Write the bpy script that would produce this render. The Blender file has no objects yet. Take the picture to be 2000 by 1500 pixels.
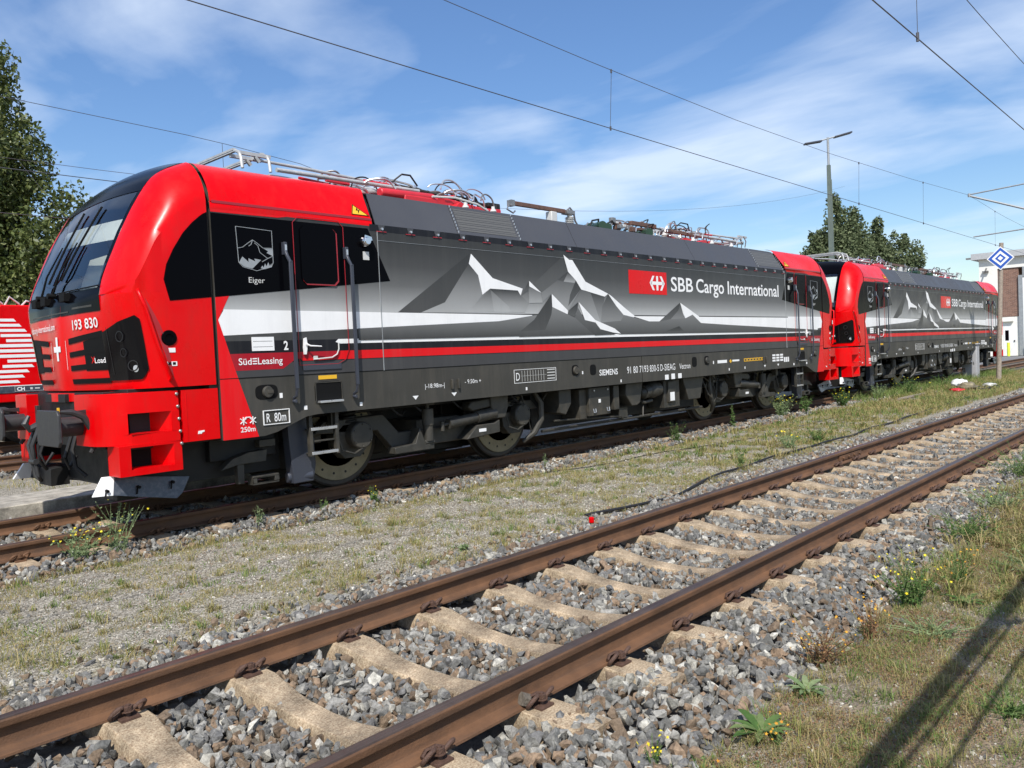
import bpy, bmesh, math, random
import numpy as np
from mathutils import Vector, Matrix, noise
random.seed(7); RNG = np.random.default_rng(7)
scene = bpy.context.scene
COL = scene.collection
R_ = math.radians
# ------------------------------------------------ camera, sky, sun, exposure
cam_d = bpy.data.cameras.new("camera"); cam = bpy.data.objects.new("camera", cam_d); COL.objects.link(cam)
scene.camera = cam
cam_d.sensor_width = 36.0; cam_d.lens = 36.0*1561.1/2000.0
cam_d.clip_start = 0.05; cam_d.clip_end = 3000
right = Vector((0.6767923, -0.73475023, -0.04576322)); up = Vector((0.05679565, -0.00986493, 0.99833709)); fwd = Vector((0.73397986, 0.67826601, -0.03505411))
cam.matrix_world = Matrix(((right.x, up.x, -fwd.x, -2.5933), (right.y, up.y, -fwd.y, -9.3833), (right.z, up.z, -fwd.z, 1.5550), (0, 0, 0, 1)))
scene.render.resolution_x = 1024; scene.render.resolution_y = 768
scene.view_settings.view_transform = 'Standard'; scene.view_settings.look = 'None'
scene.view_settings.exposure = 0.20; scene.view_settings.gamma = 1.0
SUN = Vector((1.2, 1.0, -1.9)).normalized()          # direction the light travels
elev = math.asin(-SUN.z); azim = math.atan2(-SUN.x, -SUN.y)
sd = bpy.data.lights.new("sun", 'SUN'); sd.energy = 4.9; sd.angle = R_(0.55); sd.color = (1.0, 0.955, 0.89)
so = bpy.data.objects.new("sun", sd); COL.objects.link(so); so.rotation_euler = SUN.to_track_quat('-Z', 'Y').to_euler(); so.location = (-30, -25, 40)
w = bpy.data.worlds.new("World"); scene.world = w; w.use_nodes = True
nt = w.node_tree; nt.nodes.clear()
def N(nt, t, **k):
    n = nt.nodes.new(t)
    for a, v in k.items():
        if a == 'inp':
            for q, x in v.items(): n.inputs[q].default_value = x
        else: setattr(n, a, v)
    return n
out = N(nt, 'ShaderNodeOutputWorld'); bg = N(nt, 'ShaderNodeBackground', inp={'Strength': 0.125})
sky = N(nt, 'ShaderNodeTexSky', sky_type='NISHITA', sun_disc=False, sun_elevation=elev, sun_rotation=azim, air_density=1.15, dust_density=0.5, ozone_density=3.2, altitude=50)
tc = N(nt, 'ShaderNodeTexCoord'); sep = N(nt, 'ShaderNodeSeparateXYZ'); nt.links.new(tc.outputs['Generated'], sep.inputs[0])
mx = N(nt, 'ShaderNodeMath', operation='MAXIMUM', inp={1: 0.04}); nt.links.new(sep.outputs['Z'], mx.inputs[0])
ad = N(nt, 'ShaderNodeMath', operation='ADD', inp={1: 0.12}); nt.links.new(mx.outputs[0], ad.inputs[0])
dx = N(nt, 'ShaderNodeMath', operation='DIVIDE'); dy = N(nt, 'ShaderNodeMath', operation='DIVIDE')
nt.links.new(sep.outputs['X'], dx.inputs[0]); nt.links.new(ad.outputs[0], dx.inputs[1]); nt.links.new(sep.outputs['Y'], dy.inputs[0]); nt.links.new(ad.outputs[0], dy.inputs[1])
cb = N(nt, 'ShaderNodeCombineXYZ'); nt.links.new(dx.outputs[0], cb.inputs[0]); nt.links.new(dy.outputs[0], cb.inputs[1])
mp = N(nt, 'ShaderNodeMapping', inp={'Rotation': (0, 0, R_(42)), 'Scale': (0.9, 0.5, 1.0), 'Location': (3.1, 0.7, 0)}); nt.links.new(cb.outputs[0], mp.inputs[0])
def wn(scale, det, rough, dist):
    n = N(nt, 'ShaderNodeTexNoise', inp={'Scale': scale, 'Detail': det, 'Roughness': rough, 'Distortion': dist}); nt.links.new(mp.outputs[0], n.inputs['Vector']); return n
n1 = wn(0.8, 8, 0.55, 0.6); n2 = wn(1.9, 7, 0.5, 0.5)
mul = N(nt, 'ShaderNodeMath', operation='MULTIPLY'); nt.links.new(n1.outputs[0], mul.inputs[0]); nt.links.new(n2.outputs[0], mul.inputs[1])
mr = N(nt, 'ShaderNodeMapRange', inp={1: 0.20, 2: 0.37, 3: 0.07, 4: 0.72}); nt.links.new(mul.outputs[0], mr.inputs[0])
band = N(nt, 'ShaderNodeMapRange', inp={1: 0.0, 2: 0.12, 3: 0.25, 4: 1.0}); nt.links.new(sep.outputs['Z'], band.inputs[0])
m2 = N(nt, 'ShaderNodeMath', operation='MULTIPLY'); nt.links.new(mr.outputs[0], m2.inputs[0]); nt.links.new(band.outputs[0], m2.inputs[1])
mixc = N(nt, 'ShaderNodeMix', data_type='RGBA'); nt.links.new(m2.outputs[0], mixc.inputs[0]); hs_ = N(nt, 'ShaderNodeHueSaturation', inp={'Hue': 0.508, 'Saturation': 1.28, 'Value': 1.0}); nt.links.new(sky.outputs[0], hs_.inputs['Color']); nt.links.new(hs_.outputs[0], mixc.inputs[6]); mixc.inputs[7].default_value = (6.2, 7.0, 8.2, 1)
nt.links.new(mixc.outputs[2], bg.inputs[0]); nt.links.new(bg.outputs[0], out.inputs[0])

# ------------------------------------------------ materials
def mat(name, col, rough=0.5, metal=0.0, spec=0.5, coat=0.0, var=0.0, vscale=6.0, bump=0.0, bscale=60.0, vcol=None, dirt=None, dirts=(1, 1, 1)):
    m = bpy.data.materials.new(name); m.use_nodes = True; t = m.node_tree; b = t.nodes['Principled BSDF']
    b.inputs['Base Color'].default_value = (*col, 1); b.inputs['Roughness'].default_value = rough; b.inputs['Metallic'].default_value = metal
    b.inputs['Specular IOR Level'].default_value = spec; b.inputs['Coat Weight'].default_value = coat; b.inputs['Coat Roughness'].default_value = 0.06
    tcn = N(t, 'ShaderNodeTexCoord'); src = None
    if vcol:
        at = N(t, 'ShaderNodeVertexColor', layer_name=vcol); src = at.outputs[0]
    if var > 0:
        ns = N(t, 'ShaderNodeTexNoise', inp={'Scale': vscale, 'Detail': 6, 'Roughness': 0.65}); t.links.new(tcn.outputs['Object'], ns.inputs['Vector'])
        r = N(t, 'ShaderNodeMapRange', inp={1: 0.3, 2: 0.7, 3: 1 - var, 4: 1 + var}); t.links.new(ns.outputs[0], r.inputs[0])
        v = N(t, 'ShaderNodeMix', data_type='RGBA', blend_type='MULTIPLY', inp={0: 1.0}); v.inputs[6].default_value = (*col, 1)
        if src: t.links.new(src, v.inputs[6])
        t.links.new(r.outputs[0], v.inputs[7]); src = v.outputs[2]
        rr = N(t, 'ShaderNodeMapRange', inp={1: 0.3, 2: 0.7, 3: max(0.02, rough-0.1), 4: min(1, rough+0.12)}); t.links.new(ns.outputs[0], rr.inputs[0]); t.links.new(rr.outputs[0], b.inputs['Roughness'])
    if dirt:
        mpn = N(t, 'ShaderNodeMapping', inp={'Scale': dirts}); t.links.new(tcn.outputs['Object'], mpn.inputs[0])
        ns = N(t, 'ShaderNodeTexNoise', inp={'Scale': 1.0, 'Detail': 8, 'Roughness': 0.7}); t.links.new(mpn.outputs[0], ns.inputs['Vector'])
        r = N(t, 'ShaderNodeMapRange', inp={1: 0.48, 2: 0.72, 3: 0.0, 4: dirt[3]}); t.links.new(ns.outputs[0], r.inputs[0])
        v = N(t, 'ShaderNodeMix', data_type='RGBA'); v.inputs[6].default_value = (*col, 1); v.inputs[7].default_value = (*dirt[:3], 1)
        if src: t.links.new(src, v.inputs[6])
        t.links.new(r.outputs[0], v.inputs[0]); src = v.outputs[2]
    if src: t.links.new(src, b.inputs['Base Color'])
    if bump > 0:
        nb = N(t, 'ShaderNodeTexNoise', inp={'Scale': bscale, 'Detail': 5}); t.links.new(tcn.outputs['Object'], nb.inputs['Vector'])
        bp = N(t, 'ShaderNodeBump', inp={'Strength': bump, 'Distance': 0.01}); t.links.new(nb.outputs[0], bp.inputs['Height']); t.links.new(bp.outputs[0], b.inputs['Normal'])
    return m
def island_mat(name, stops, rough=0.85, var=0.3, vscale=40, trans=0.0, spec=0.3, bump=0.0):
    m = bpy.data.materials.new(name); m.use_nodes = True; t = m.node_tree; b = t.nodes['Principled BSDF']; b.inputs['Roughness'].default_value = rough; b.inputs['Specular IOR Level'].default_value = spec
    g = N(t, 'ShaderNodeNewGeometry'); cr = N(t, 'ShaderNodeValToRGB'); cr.color_ramp.interpolation = 'LINEAR' if trans else 'CONSTANT'
    e = cr.color_ramp.elements
    while len(e) < len(stops): e.new(0.5)
    for i, (p, c) in enumerate(stops): e[i].position = p; e[i].color = (*c, 1)
    t.links.new(g.outputs['Random Per Island'], cr.inputs[0])
    tcn = N(t, 'ShaderNodeTexCoord'); ns = N(t, 'ShaderNodeTexNoise', inp={'Scale': vscale, 'Detail': 5, 'Roughness': 0.7}); t.links.new(tcn.outputs['Object'], ns.inputs['Vector'])
    r = N(t, 'ShaderNodeMapRange', inp={1: 0.3, 2: 0.7, 3: 1-var, 4: 1+var}); t.links.new(ns.outputs[0], r.inputs[0])
    v = N(t, 'ShaderNodeMix', data_type='RGBA', blend_type='MULTIPLY', inp={0: 1.0}); t.links.new(cr.outputs[0], v.inputs[6]); t.links.new(r.outputs[0], v.inputs[7]); t.links.new(v.outputs[2], b.inputs['Base Color'])
    if bump:
        bp = N(t, 'ShaderNodeBump', inp={'Strength': bump, 'Distance': 0.01}); t.links.new(ns.outputs[0], bp.inputs['Height']); t.links.new(bp.outputs[0], b.inputs['Normal'])
    if trans:
        tr = N(t, 'ShaderNodeBsdfTranslucent'); ms = N(t, 'ShaderNodeMixShader', inp={0: trans}); o = t.nodes['Material Output']
        t.links.new(v.outputs[2], tr.inputs[0]); t.links.new(b.outputs[0], ms.inputs[1]); t.links.new(tr.outputs[0], ms.inputs[2]); t.links.new(ms.outputs[0], o.inputs[0])
    return m
M = {}
M['red'] = mat('red_paint', (0.66, 0.000, 0.002), 0.30, spec=0.16, coat=0.12, var=0.05, vscale=1.5, dirt=(.30, .03, .02, .25), dirts=(7, 7, 2))
M['deepred'] = mat('deep_red_paint', (0.33, 0.008, 0.016), 0.32, coat=0.3)
M['char'] = mat('charcoal_paint', (0.050, 0.048, 0.042), 0.45, spec=0.25, var=0.12, vscale=2.0, dirt=(0.16, 0.14, 0.11, 0.22), dirts=(5, 5, .6))
M['hood'] = mat('grey_hood_paint', (0.058, 0.060, 0.067), 0.48, spec=0.3, var=0.08, vscale=1.2)
M['black'] = mat('black_gloss', (0.002, 0.002, 0.003), 0.16, spec=0.04)
M['blackm'] = mat('black_matt', (0.006, 0.006, 0.006), 0.7, spec=0.15)
M['livery'] = mat('printed_livery', (1, 1, 1), 0.38, spec=0.25, vcol='Col', var=0.04, vscale=2.5, dirt=(0.17, 0.165, 0.15, 0.10), dirts=(6, 6, .35))
M['white'] = mat('white_paint', (0.80, 0.80, 0.79), 0.45, var=0.04)
M['offwhite'] = mat('cream_lining', (0.75, 0.74, 0.68), 0.6)
M['silver'] = mat('bare_aluminium', (0.62, 0.63, 0.64), 0.32, metal=0.75, var=0.1)
M['panto'] = mat('pantograph_metal', (0.50, 0.50, 0.49), 0.5, metal=0.35, var=0.15)
M['steel'] = mat('worn_steel', (0.30, 0.29, 0.28), 0.4, metal=0.7, var=0.2, vscale=20)
M['under'] = mat('underframe_paint', (0.037, 0.035, 0.029), 0.55, var=0.25, vscale=9, dirt=(0.16, 0.13, 0.09, 0.35), dirts=(3, 3, 3))
M['dark'] = mat('underframe_black', (0.007, 0.007, 0.007), 0.6, var=0.3)
M['wheel'] = mat('wheel_steel', (0.040, 0.036, 0.032), 0.5, metal=0.2, var=0.3, vscale=12)
M['brake'] = mat('brake_ring', (0.24, 0.205, 0.13), 0.5, metal=0.3, var=0.2, vscale=10)
M['yellow'] = mat('yellow_paint', (0.75, 0.42, 0.02), 0.5)
M['lime'] = mat('hi_vis_yellow', (0.70, 0.80, 0.05), 0.7)
M['plow'] = mat('plough_blue_grey', (0.045, 0.055, 0.075), 0.35, coat=0.2, var=0.15, vscale=8, dirt=(.3, .3, .3, .3), dirts=(16, 16, 16))
M['copper'] = mat('brown_busbar', (0.16, 0.085, 0.06), 0.5, metal=0.3, var=0.3, vscale=20)
M['bluegrey'] = mat('blue_grey_plate', (0.04, 0.045, 0.06), 0.4)
M['rust'] = mat('rail_rust', (0.128, 0.062, 0.029), 0.78, var=0.28, vscale=5, bump=0.3, bscale=120, dirt=(0.055, 0.035, 0.024, 0.8), dirts=(1.5, 14, 14))
M['railtop'] = mat('rail_head', (0.080, 0.055, 0.042), 0.40, metal=0.35, var=0.35, vscale=5, dirt=(0.16, 0.12, 0.10, 0.6), dirts=(.8, 40, 1), bump=0.15, bscale=150)
M['clip'] = mat('clip_rust', (0.085, 0.045, 0.030), 0.7, var=0.3, vscale=50, bump=0.5, bscale=150)
M['wood'] = mat('weathered_wood', (0.30, 0.25, 0.20), 0.85, var=0.3, vscale=14, bump=0.5, bscale=40)
M['signblue'] = mat('sign_blue', (0.02, 0.09, 0.42), 0.4)
M['galv'] = mat('galvanised_grey', (0.33, 0.35, 0.36), 0.5, metal=0.3, var=0.12)
M['greenpole'] = mat('green_grey_pole', (0.12, 0.15, 0.13), 0.6, var=0.15)
M['box'] = mat('cabinet_grey', (0.36, 0.36, 0.37), 0.6, var=0.06)
M['wall'] = mat('white_render', (0.78, 0.77, 0.72), 0.85, var=0.04)
M['roofgrey'] = mat('roof_felt', (0.42, 0.43, 0.44), 0.8, var=0.1)
M['wire'] = mat('overhead_wire', (0.09, 0.09, 0.10), 0.5, metal=0.3)
M['cable'] = mat('rubber_cable', (0.012, 0.012, 0.013), 0.6)
M['bark'] = mat('bark', (0.09, 0.07, 0.05), 0.9, var=0.3, vscale=8)
M['ins'] = mat('grey_insulator', (0.55, 0.55, 0.53), 0.35)
M['redins'] = mat('red_insulator', (0.55, 0.02, 0.03), 0.4, var=0.1)
M['greenins'] = mat('green_insulator', (0.02, 0.05, 0.03), 0.25)
M['buf'] = mat('buffer_grey', (0.032, 0.032, 0.033), 0.5, var=0.2, vscale=10)
M['lens'] = mat('headlight_lens', (0.004, 0.004, 0.005), 0.10, spec=0.25)
M['chrome'] = mat('reflector', (0.7, 0.7, 0.7), 0.12, metal=1.0)
def glass(name, tint, gl=0.10):
    m = bpy.data.materials.new(name); m.use_nodes = True; t = m.node_tree; t.nodes.clear()
    o = N(t, 'ShaderNodeOutputMaterial'); tr = N(t, 'ShaderNodeBsdfTransparent'); tr.inputs[0].default_value = (*tint, 1)
    g = N(t, 'ShaderNodeBsdfGlossy', inp={'Roughness': 0.03}); fr = N(t, 'ShaderNodeFresnel', inp={0: 1.55}); ms = N(t, 'ShaderNodeMixShader')
    a = N(t, 'ShaderNodeMath', operation='ADD', inp={1: gl}); t.links.new(fr.outputs[0], a.inputs[0]); t.links.new(a.outputs[0], ms.inputs[0])
    t.links.new(tr.outputs[0], ms.inputs[1]); t.links.new(g.outputs[0], ms.inputs[2]); t.links.new(ms.outputs[0], o.inputs[0]); return m
M['glass'] = glass('windscreen_glass', (0.80, 0.85, 0.83), 0.07)
def mesh_mat():
    m = mat('perforated_grille', (0.05, 0.05, 0.05), 0.5); t = m.node_tree; b = t.nodes['Principled BSDF']
    tcn = N(t, 'ShaderNodeTexCoord'); v = N(t, 'ShaderNodeTexVoronoi', inp={'Scale': 42.0, 'Randomness': 0.0}); t.links.new(tcn.outputs['Object'], v.inputs['Vector'])
    r = N(t, 'ShaderNodeMapRange', inp={1: 0.3, 2: 0.45, 3: 0.0, 4: 1.0}); t.links.new(v.outputs[0], r.inputs[0])
    x = N(t, 'ShaderNodeMix', data_type='RGBA'); x.inputs[6].default_value = (0.01, 0.01, 0.01, 1); x.inputs[7].default_value = (0.10, 0.098, 0.09, 1)
    t.links.new(r.outputs[0], x.inputs[0]); t.links.new(x.outputs[2], b.inputs['Base Color']); return m
M['mesh'] = mesh_mat()
def brick_mat():
    m = mat('brown_brick', (0.2, 0.1, 0.08), 0.85); t = m.node_tree; b = t.nodes['Principled BSDF']
    tcn = N(t, 'ShaderNodeTexCoord'); mpn = N(t, 'ShaderNodeMapping', inp={'Rotation': (R_(90), 0, R_(90))}); t.links.new(tcn.outputs['Object'], mpn.inputs[0])
    k = N(t, 'ShaderNodeTexBrick', inp={'Scale': 4.0, 'Mortar Size': 0.012, 'Brick Width': 0.96, 'Row Height': 0.30}); k.inputs['Color1'].default_value = (.15, .075, .055, 1); k.inputs['Color2'].default_value = (.24, .13, .09, 1); k.inputs['Mortar'].default_value = (.42, .38, .33, 1)
    sp = N(t, 'ShaderNodeSeparateXYZ'); cbn = N(t, 'ShaderNodeCombineXYZ'); t.links.new(tcn.outputs['Object'], sp.inputs[0]); t.links.new(sp.outputs['Y'], cbn.inputs[0]); t.links.new(sp.outputs['Z'], cbn.inputs[1])
    t.links.new(cbn.outputs[0], k.inputs['Vector']); t.links.new(k.outputs[0], b.inputs['Base Color']); return m
M['brick'] = brick_mat()
def conc_mat(name, c1, c2, speck=180.0):
    m = mat(name, c1, 0.9); t = m.node_tree; b = t.nodes['Principled BSDF']; tcn = N(t, 'ShaderNodeTexCoord')
    v = N(t, 'ShaderNodeTexNoise', inp={'Scale': speck, 'Detail': 3, 'Roughness': 0.8}); t.links.new(tcn.outputs['Object'], v.inputs['Vector'])
    n = N(t, 'ShaderNodeTexNoise', inp={'Scale': 5.0, 'Detail': 7, 'Roughness': 0.7}); t.links.new(tcn.outputs['Object'], n.inputs['Vector'])
    r = N(t, 'ShaderNodeMapRange', inp={1: 0.36, 2: 0.62, 3: 0.0, 4: 1.0}); t.links.new(v.outputs[0], r.inputs[0])
    x = N(t, 'ShaderNodeMix', data_type='RGBA'); x.inputs[6].default_value = (*c2, 1); x.inputs[7].default_value = (*c1, 1); t.links.new(r.outputs[0], x.inputs[0])
    r2 = N(t, 'ShaderNodeMapRange', inp={1: 0.35, 2: 0.7, 3: 0.42, 4: 1.15}); t.links.new(n.outputs[0], r2.inputs[0])
    y = N(t, 'ShaderNodeMix', data_type='RGBA', blend_type='MULTIPLY', inp={0: 1.0}); t.links.new(x.outputs[2], y.inputs[6]); t.links.new(r2.outputs[0], y.inputs[7]); t.links.new(y.outputs[2], b.inputs['Base Color'])
    bp = N(t, 'ShaderNodeBump', inp={'Strength': 0.6, 'Distance': 0.006}); t.links.new(v.outputs[0], bp.inputs['Height']); t.links.new(bp.outputs[0], b.inputs['Normal']); return m
M['sleeper'] = conc_mat('exposed_aggregate', (0.60, 0.48, 0.32), (0.27, 0.18, 0.105), 95.0)
M['kerb'] = conc_mat('pale_concrete', (0.50, 0.46, 0.38), (0.36, 0.33, 0.27), 60.0)
M['stone'] = island_mat('ballast_stone', [(0, (.12, .118, .108)), (.16, (.185, .18, .162)), (.34, (.265, .255, .228)), (.47, (.165, .120, .080)), (.64, (.235, .165, .108)), (.76, (.145, .142, .135)), (.90, (.32, .305, .26)), (.972, (.46, .44, .38))], var=0.55, vscale=38, bump=0.9)
M['gravelm'] = island_mat('fine_gravel', [(0, (.15, .14, .115)), (.25, (.26, .24, .20)), (.55, (.36, .335, .28)), (.78, (.22, .165, .115)), (.92, (.52, .49, .42))], var=.3, vscale=60)
M['straw'] = island_mat('dry_grass', [(0, (.36, .28, .12)), (.35, (.45, .37, .18)), (.62, (.28, .26, .08)), (.85, (.17, .22, .05)), (1, (.42, .32, .16))], var=0.2, trans=0.3)
M['greeng'] = island_mat('green_grass', [(0, (.10, .17, .035)), (.5, (.16, .23, .06)), (.8, (.24, .28, .09)), (1, (.34, .30, .14))], var=0.2, trans=0.3)
M['brown'] = island_mat('seedhead_brown', [(0, (.17, .09, .05)), (.5, (.26, .14, .07)), (.85, (.30, .20, .11)), (1, (.16, .19, .06))], var=0.2, trans=0.2)
M['leafw'] = island_mat('weed_leaf', [(0, (.06, .13, .03)), (.5, (.11, .19, .05)), (1, (.20, .26, .10))], var=0.2, trans=0.35)
M['leafp'] = island_mat('pale_leaf', [(0, (.16, .24, .10)), (1, (.30, .36, .18))], var=0.2, trans=0.35)
M['flower'] = island_mat('yellow_flower', [(0, (.80, .60, .02)), (1, (.85, .72, .05))], var=0.1, trans=0.2)
M['orange'] = island_mat('orange_flower', [(0, (.55, .24, .03)), (1, (.70, .42, .04))], var=0.1, trans=0.2)
M['leaf1'] = island_mat('poplar_leaf', [(0, (.05, .075, .018)), (.4, (.085, .115, .028)), (.8, (.15, .18, .05)), (1, (.26, .28, .11))], var=0.2, trans=0.3, spec=.5, rough=.5)
M['leaf2'] = island_mat('far_leaf', [(0, (.065, .09, .04)), (.6, (.12, .15, .07)), (1, (.21, .24, .13))], var=0.2, trans=0.25)
def ground_mat(nm, sa, sb, cov, g0):
    m = mat(nm, (0.3, 0.3, 0.3), 0.95, spec=0.2); t = m.node_tree; b = t.nodes['Principled BSDF']; tcn = N(t, 'ShaderNodeTexCoord')
    def ns(s, d=5, r=.6): n = N(t, 'ShaderNodeTexNoise', inp={'Scale': s, 'Detail': d, 'Roughness': r}); t.links.new(tcn.outputs['Object'], n.inputs['Vector']); return n
    v = N(t, 'ShaderNodeTexVoronoi', inp={'Scale': 75.0}); t.links.new(tcn.outputs['Object'], v.inputs['Vector'])
    bw = N(t, 'ShaderNodeSeparateColor'); t.links.new(v.outputs['Color'], bw.inputs[0])
    cr = N(t, 'ShaderNodeValToRGB'); e = cr.color_ramp.elements
    for i, (p, c) in enumerate([(0, (.09, .082, .063)), (.3, (.19, .172, .138)), (.65, (.30, .275, .225)), (1, (.52, .48, .40))]):
        if i > 1: e.new(p)
        e[i].position = p; e[i].color = (*c, 1)
    t.links.new(bw.outputs[0], cr.inputs[0])
    soil = ns(7, 8, .7); cs = N(t, 'ShaderNodeValToRGB'); es = cs.color_ramp.elements; es[0].position = .35; es[0].color = (*sa, 1); es[1].position = .65; es[1].color = (*sb, 1); t.links.new(soil.outputs[0], cs.inputs[0])
    big = ns(0.9, 8, .68); mr_ = N(t, 'ShaderNodeMapRange', inp={1: cov, 2: cov+.12, 3: g0, 4: 0.85}); t.links.new(big.outputs[0], mr_.inputs[0])
    x = N(t, 'ShaderNodeMix', data_type='RGBA'); t.links.new(mr_.outputs[0], x.inputs[0]); t.links.new(cr.outputs[0], x.inputs[6]); t.links.new(cs.outputs[0], x.inputs[7])
    t.links.new(x.outputs[2], b.inputs['Base Color'])
    bp = N(t, 'ShaderNodeBump', inp={'Strength': 0.8, 'Distance': 0.012}); t.links.new(v.outputs[0], bp.inputs['Height']); t.links.new(bp.outputs[0], b.inputs['Normal']); return m
M['ground'] = ground_mat('gravel_ground', (.17, .15, .09), (.30, .275, .17), .54, .08)
M['verge'] = ground_mat('verge_soil', (.11, .08, .05), (.27, .20, .13), .40, .35)
M['bed'] = mat('ballast_fines', (0.13, 0.11, 0.085), 0.95, var=0.4, vscale=25, bump=0.8, bscale=60)
M['paving'] = mat('yard_asphalt', (0.17, 0.17, 0.17), 0.9, var=0.15, vscale=3, bump=0.3, bscale=80)

# ------------------------------------------------ mesh helpers
class MB:
    def __init__(s): s.v = []; s.f = []; s.m = []
    def add(s, vs, fs, mi=0):
        o = len(s.v); s.v += [tuple(p) for p in vs]; s.f += [tuple(i+o for i in f) for f in fs]; s.m += [mi]*len(fs); return s
    def box(s, x0, x1, y0, y1, z0, z1, mi=0):
        return s.add([(x, y, z) for x in (x0, x1) for y in (y0, y1) for z in (z0, z1)], [(0, 1, 3, 2), (4, 6, 7, 5), (0, 4, 5, 1), (2, 3, 7, 6), (0, 2, 6, 4), (1, 5, 7, 3)], mi)
    def prism(s, pts, a, b, axis='y', mi=0):      # polygon pts extruded along axis between a and b
        n = len(pts)
        def P(p, t): return {'y': (p[0], t, p[1]), 'x': (t, p[0], p[1]), 'z': (p[0], p[1], t)}[axis]
        vs = [P(p, a) for p in pts]+[P(p, b) for p in pts]
        return s.add(vs, [tuple(range(n)), tuple(range(2*n-1, n-1, -1))]+[(i, i+n, (i+1) % n+n, (i+1) % n) for i in range(n)], mi)
    def tube(s, path, r, n=8, mi=0, cap=True):
        P = [Vector(p) for p in path]; k = len(P); rr = r if isinstance(r, (list, tuple)) else [r]*k
        rings = []; u = None
        for i in range(k):
            t = (P[min(i+1, k-1)]-P[max(i-1, 0)]).normalized()
            if u is None: u = t.orthogonal().normalized()
            else:
                u = (u-t*u.dot(t))
                u = u.normalized() if u.length > 1e-6 else t.orthogonal().normalized()
            w_ = t.cross(u)
            rings.append([P[i]+(u*math.cos(2*math.pi*j/n)+w_*math.sin(2*math.pi*j/n))*rr[i] for j in range(n)])
        vs = [p for q in rings for p in q]; fs = []
        for i in range(k-1):
            for j in range(n): fs.append((i*n+j, i*n+(j+1) % n, (i+1)*n+(j+1) % n, (i+1)*n+j))
        if cap: fs.append(tuple(range(n-1, -1, -1))); fs.append(tuple((k-1)*n+j for j in range(n)))
        return s.add(vs, fs, mi)
    def cyl(s, a, b, r, n=16, mi=0): return s.tube([a, b], r, n, mi)
    def lathe(s, prof, c, axis='y', n=40, mi=0):     # prof: (radius, along)
        vs = []; fs = []; k = len(prof)
        for r, h in prof:
            for j in range(n):
                a = 2*math.pi*j/n; x, y = r*math.cos(a), r*math.sin(a)
                d = {'y': (x, h, y), 'x': (h, x, y), 'z': (x, y, h)}[axis]; vs.append((c[0]+d[0], c[1]+d[1], c[2]+d[2]))
        for i in range(k-1):
            for j in range(n): fs.append((i*n+j, i*n+(j+1) % n, (i+1)*n+(j+1) % n, (i+1)*n+j))
        if prof[0][0] > 1e-4 and prof[-1][0] > 1e-4 and prof[0] != prof[-1]: fs += [tuple(range(n)), tuple((k-1)*n+j for j in range(n))]
        return s.add(vs, fs, mi)
    def grid(s, rows, mi=0):
        a, b = len(rows), len(rows[0]); vs = [p for r in rows for p in r]
        return s.add(vs, [(i*b+j, i*b+j+1, (i+1)*b+j+1, (i+1)*b+j) for i in range(a-1) for j in range(b-1)], mi)
    def build(s, name, mats, parent=None, ang=35, bevel=0, smooth=True, mirror=None, recalc=True, thick=0):
        if not isinstance(mats, (list, tuple)): mats = [mats]
        me = bpy.data.meshes.new(name); vs = s.v
        if mirror is not None: vs = [(mirror-x, y, z) for x, y, z in vs]
        me.from_pydata(vs, [], s.f); me.polygons.foreach_set('material_index', s.m)
        for m_ in mats: me.materials.append(M[m_] if isinstance(m_, str) else m_)
        if recalc:
            bm = bmesh.new(); bm.from_mesh(me); bmesh.ops.remove_doubles(bm, verts=bm.verts, dist=1e-5); bmesh.ops.recalc_face_normals(bm, faces=bm.faces); bm.to_mesh(me); bm.free()
        if smooth: me.shade_smooth(); me.set_sharp_from_angle(angle=R_(ang))
        o = bpy.data.objects.new(name, me); COL.objects.link(o)
        if parent: o.parent = parent
        if thick: md = o.modifiers.new('thick', 'SOLIDIFY'); md.thickness = thick; md.offset = -1
        if bevel: md = o.modifiers.new('bevel', 'BEVEL'); md.width = bevel; md.segments = 2; md.limit_method = 'ANGLE'; md.angle_limit = R_(40); md.harden_normals = False
        return o
def tag(o, label=None, cat=None, group=None, kind=None):
    for k, v in (('label', label), ('category', cat), ('group', group), ('kind', kind)):
        if v: o[k] = v
    return o
def empty(name, loc, label, cat, group=None, rz=0):
    o = bpy.data.objects.new(name, None); COL.objects.link(o); o.location = loc; o.rotation_euler = (0, 0, rz); o.empty_display_size = .2
    return tag(o, label, cat, group)
def copy_tree(o, parent=None):
    c = o.copy(); COL.objects.link(c)
    if parent: c.parent = parent
    for ch in list(o.children): copy_tree(ch, c)
    return c
def lerp(a, b, t): return a+(b-a)*t
def interp(x, tab):
    if x <= tab[0][0]: return tab[0][1]
    for (a, va), (b, vb) in zip(tab, tab[1:]):
        if x <= b: return lerp(va, vb, (x-a)/(b-a))
    return tab[-1][1]
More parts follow.
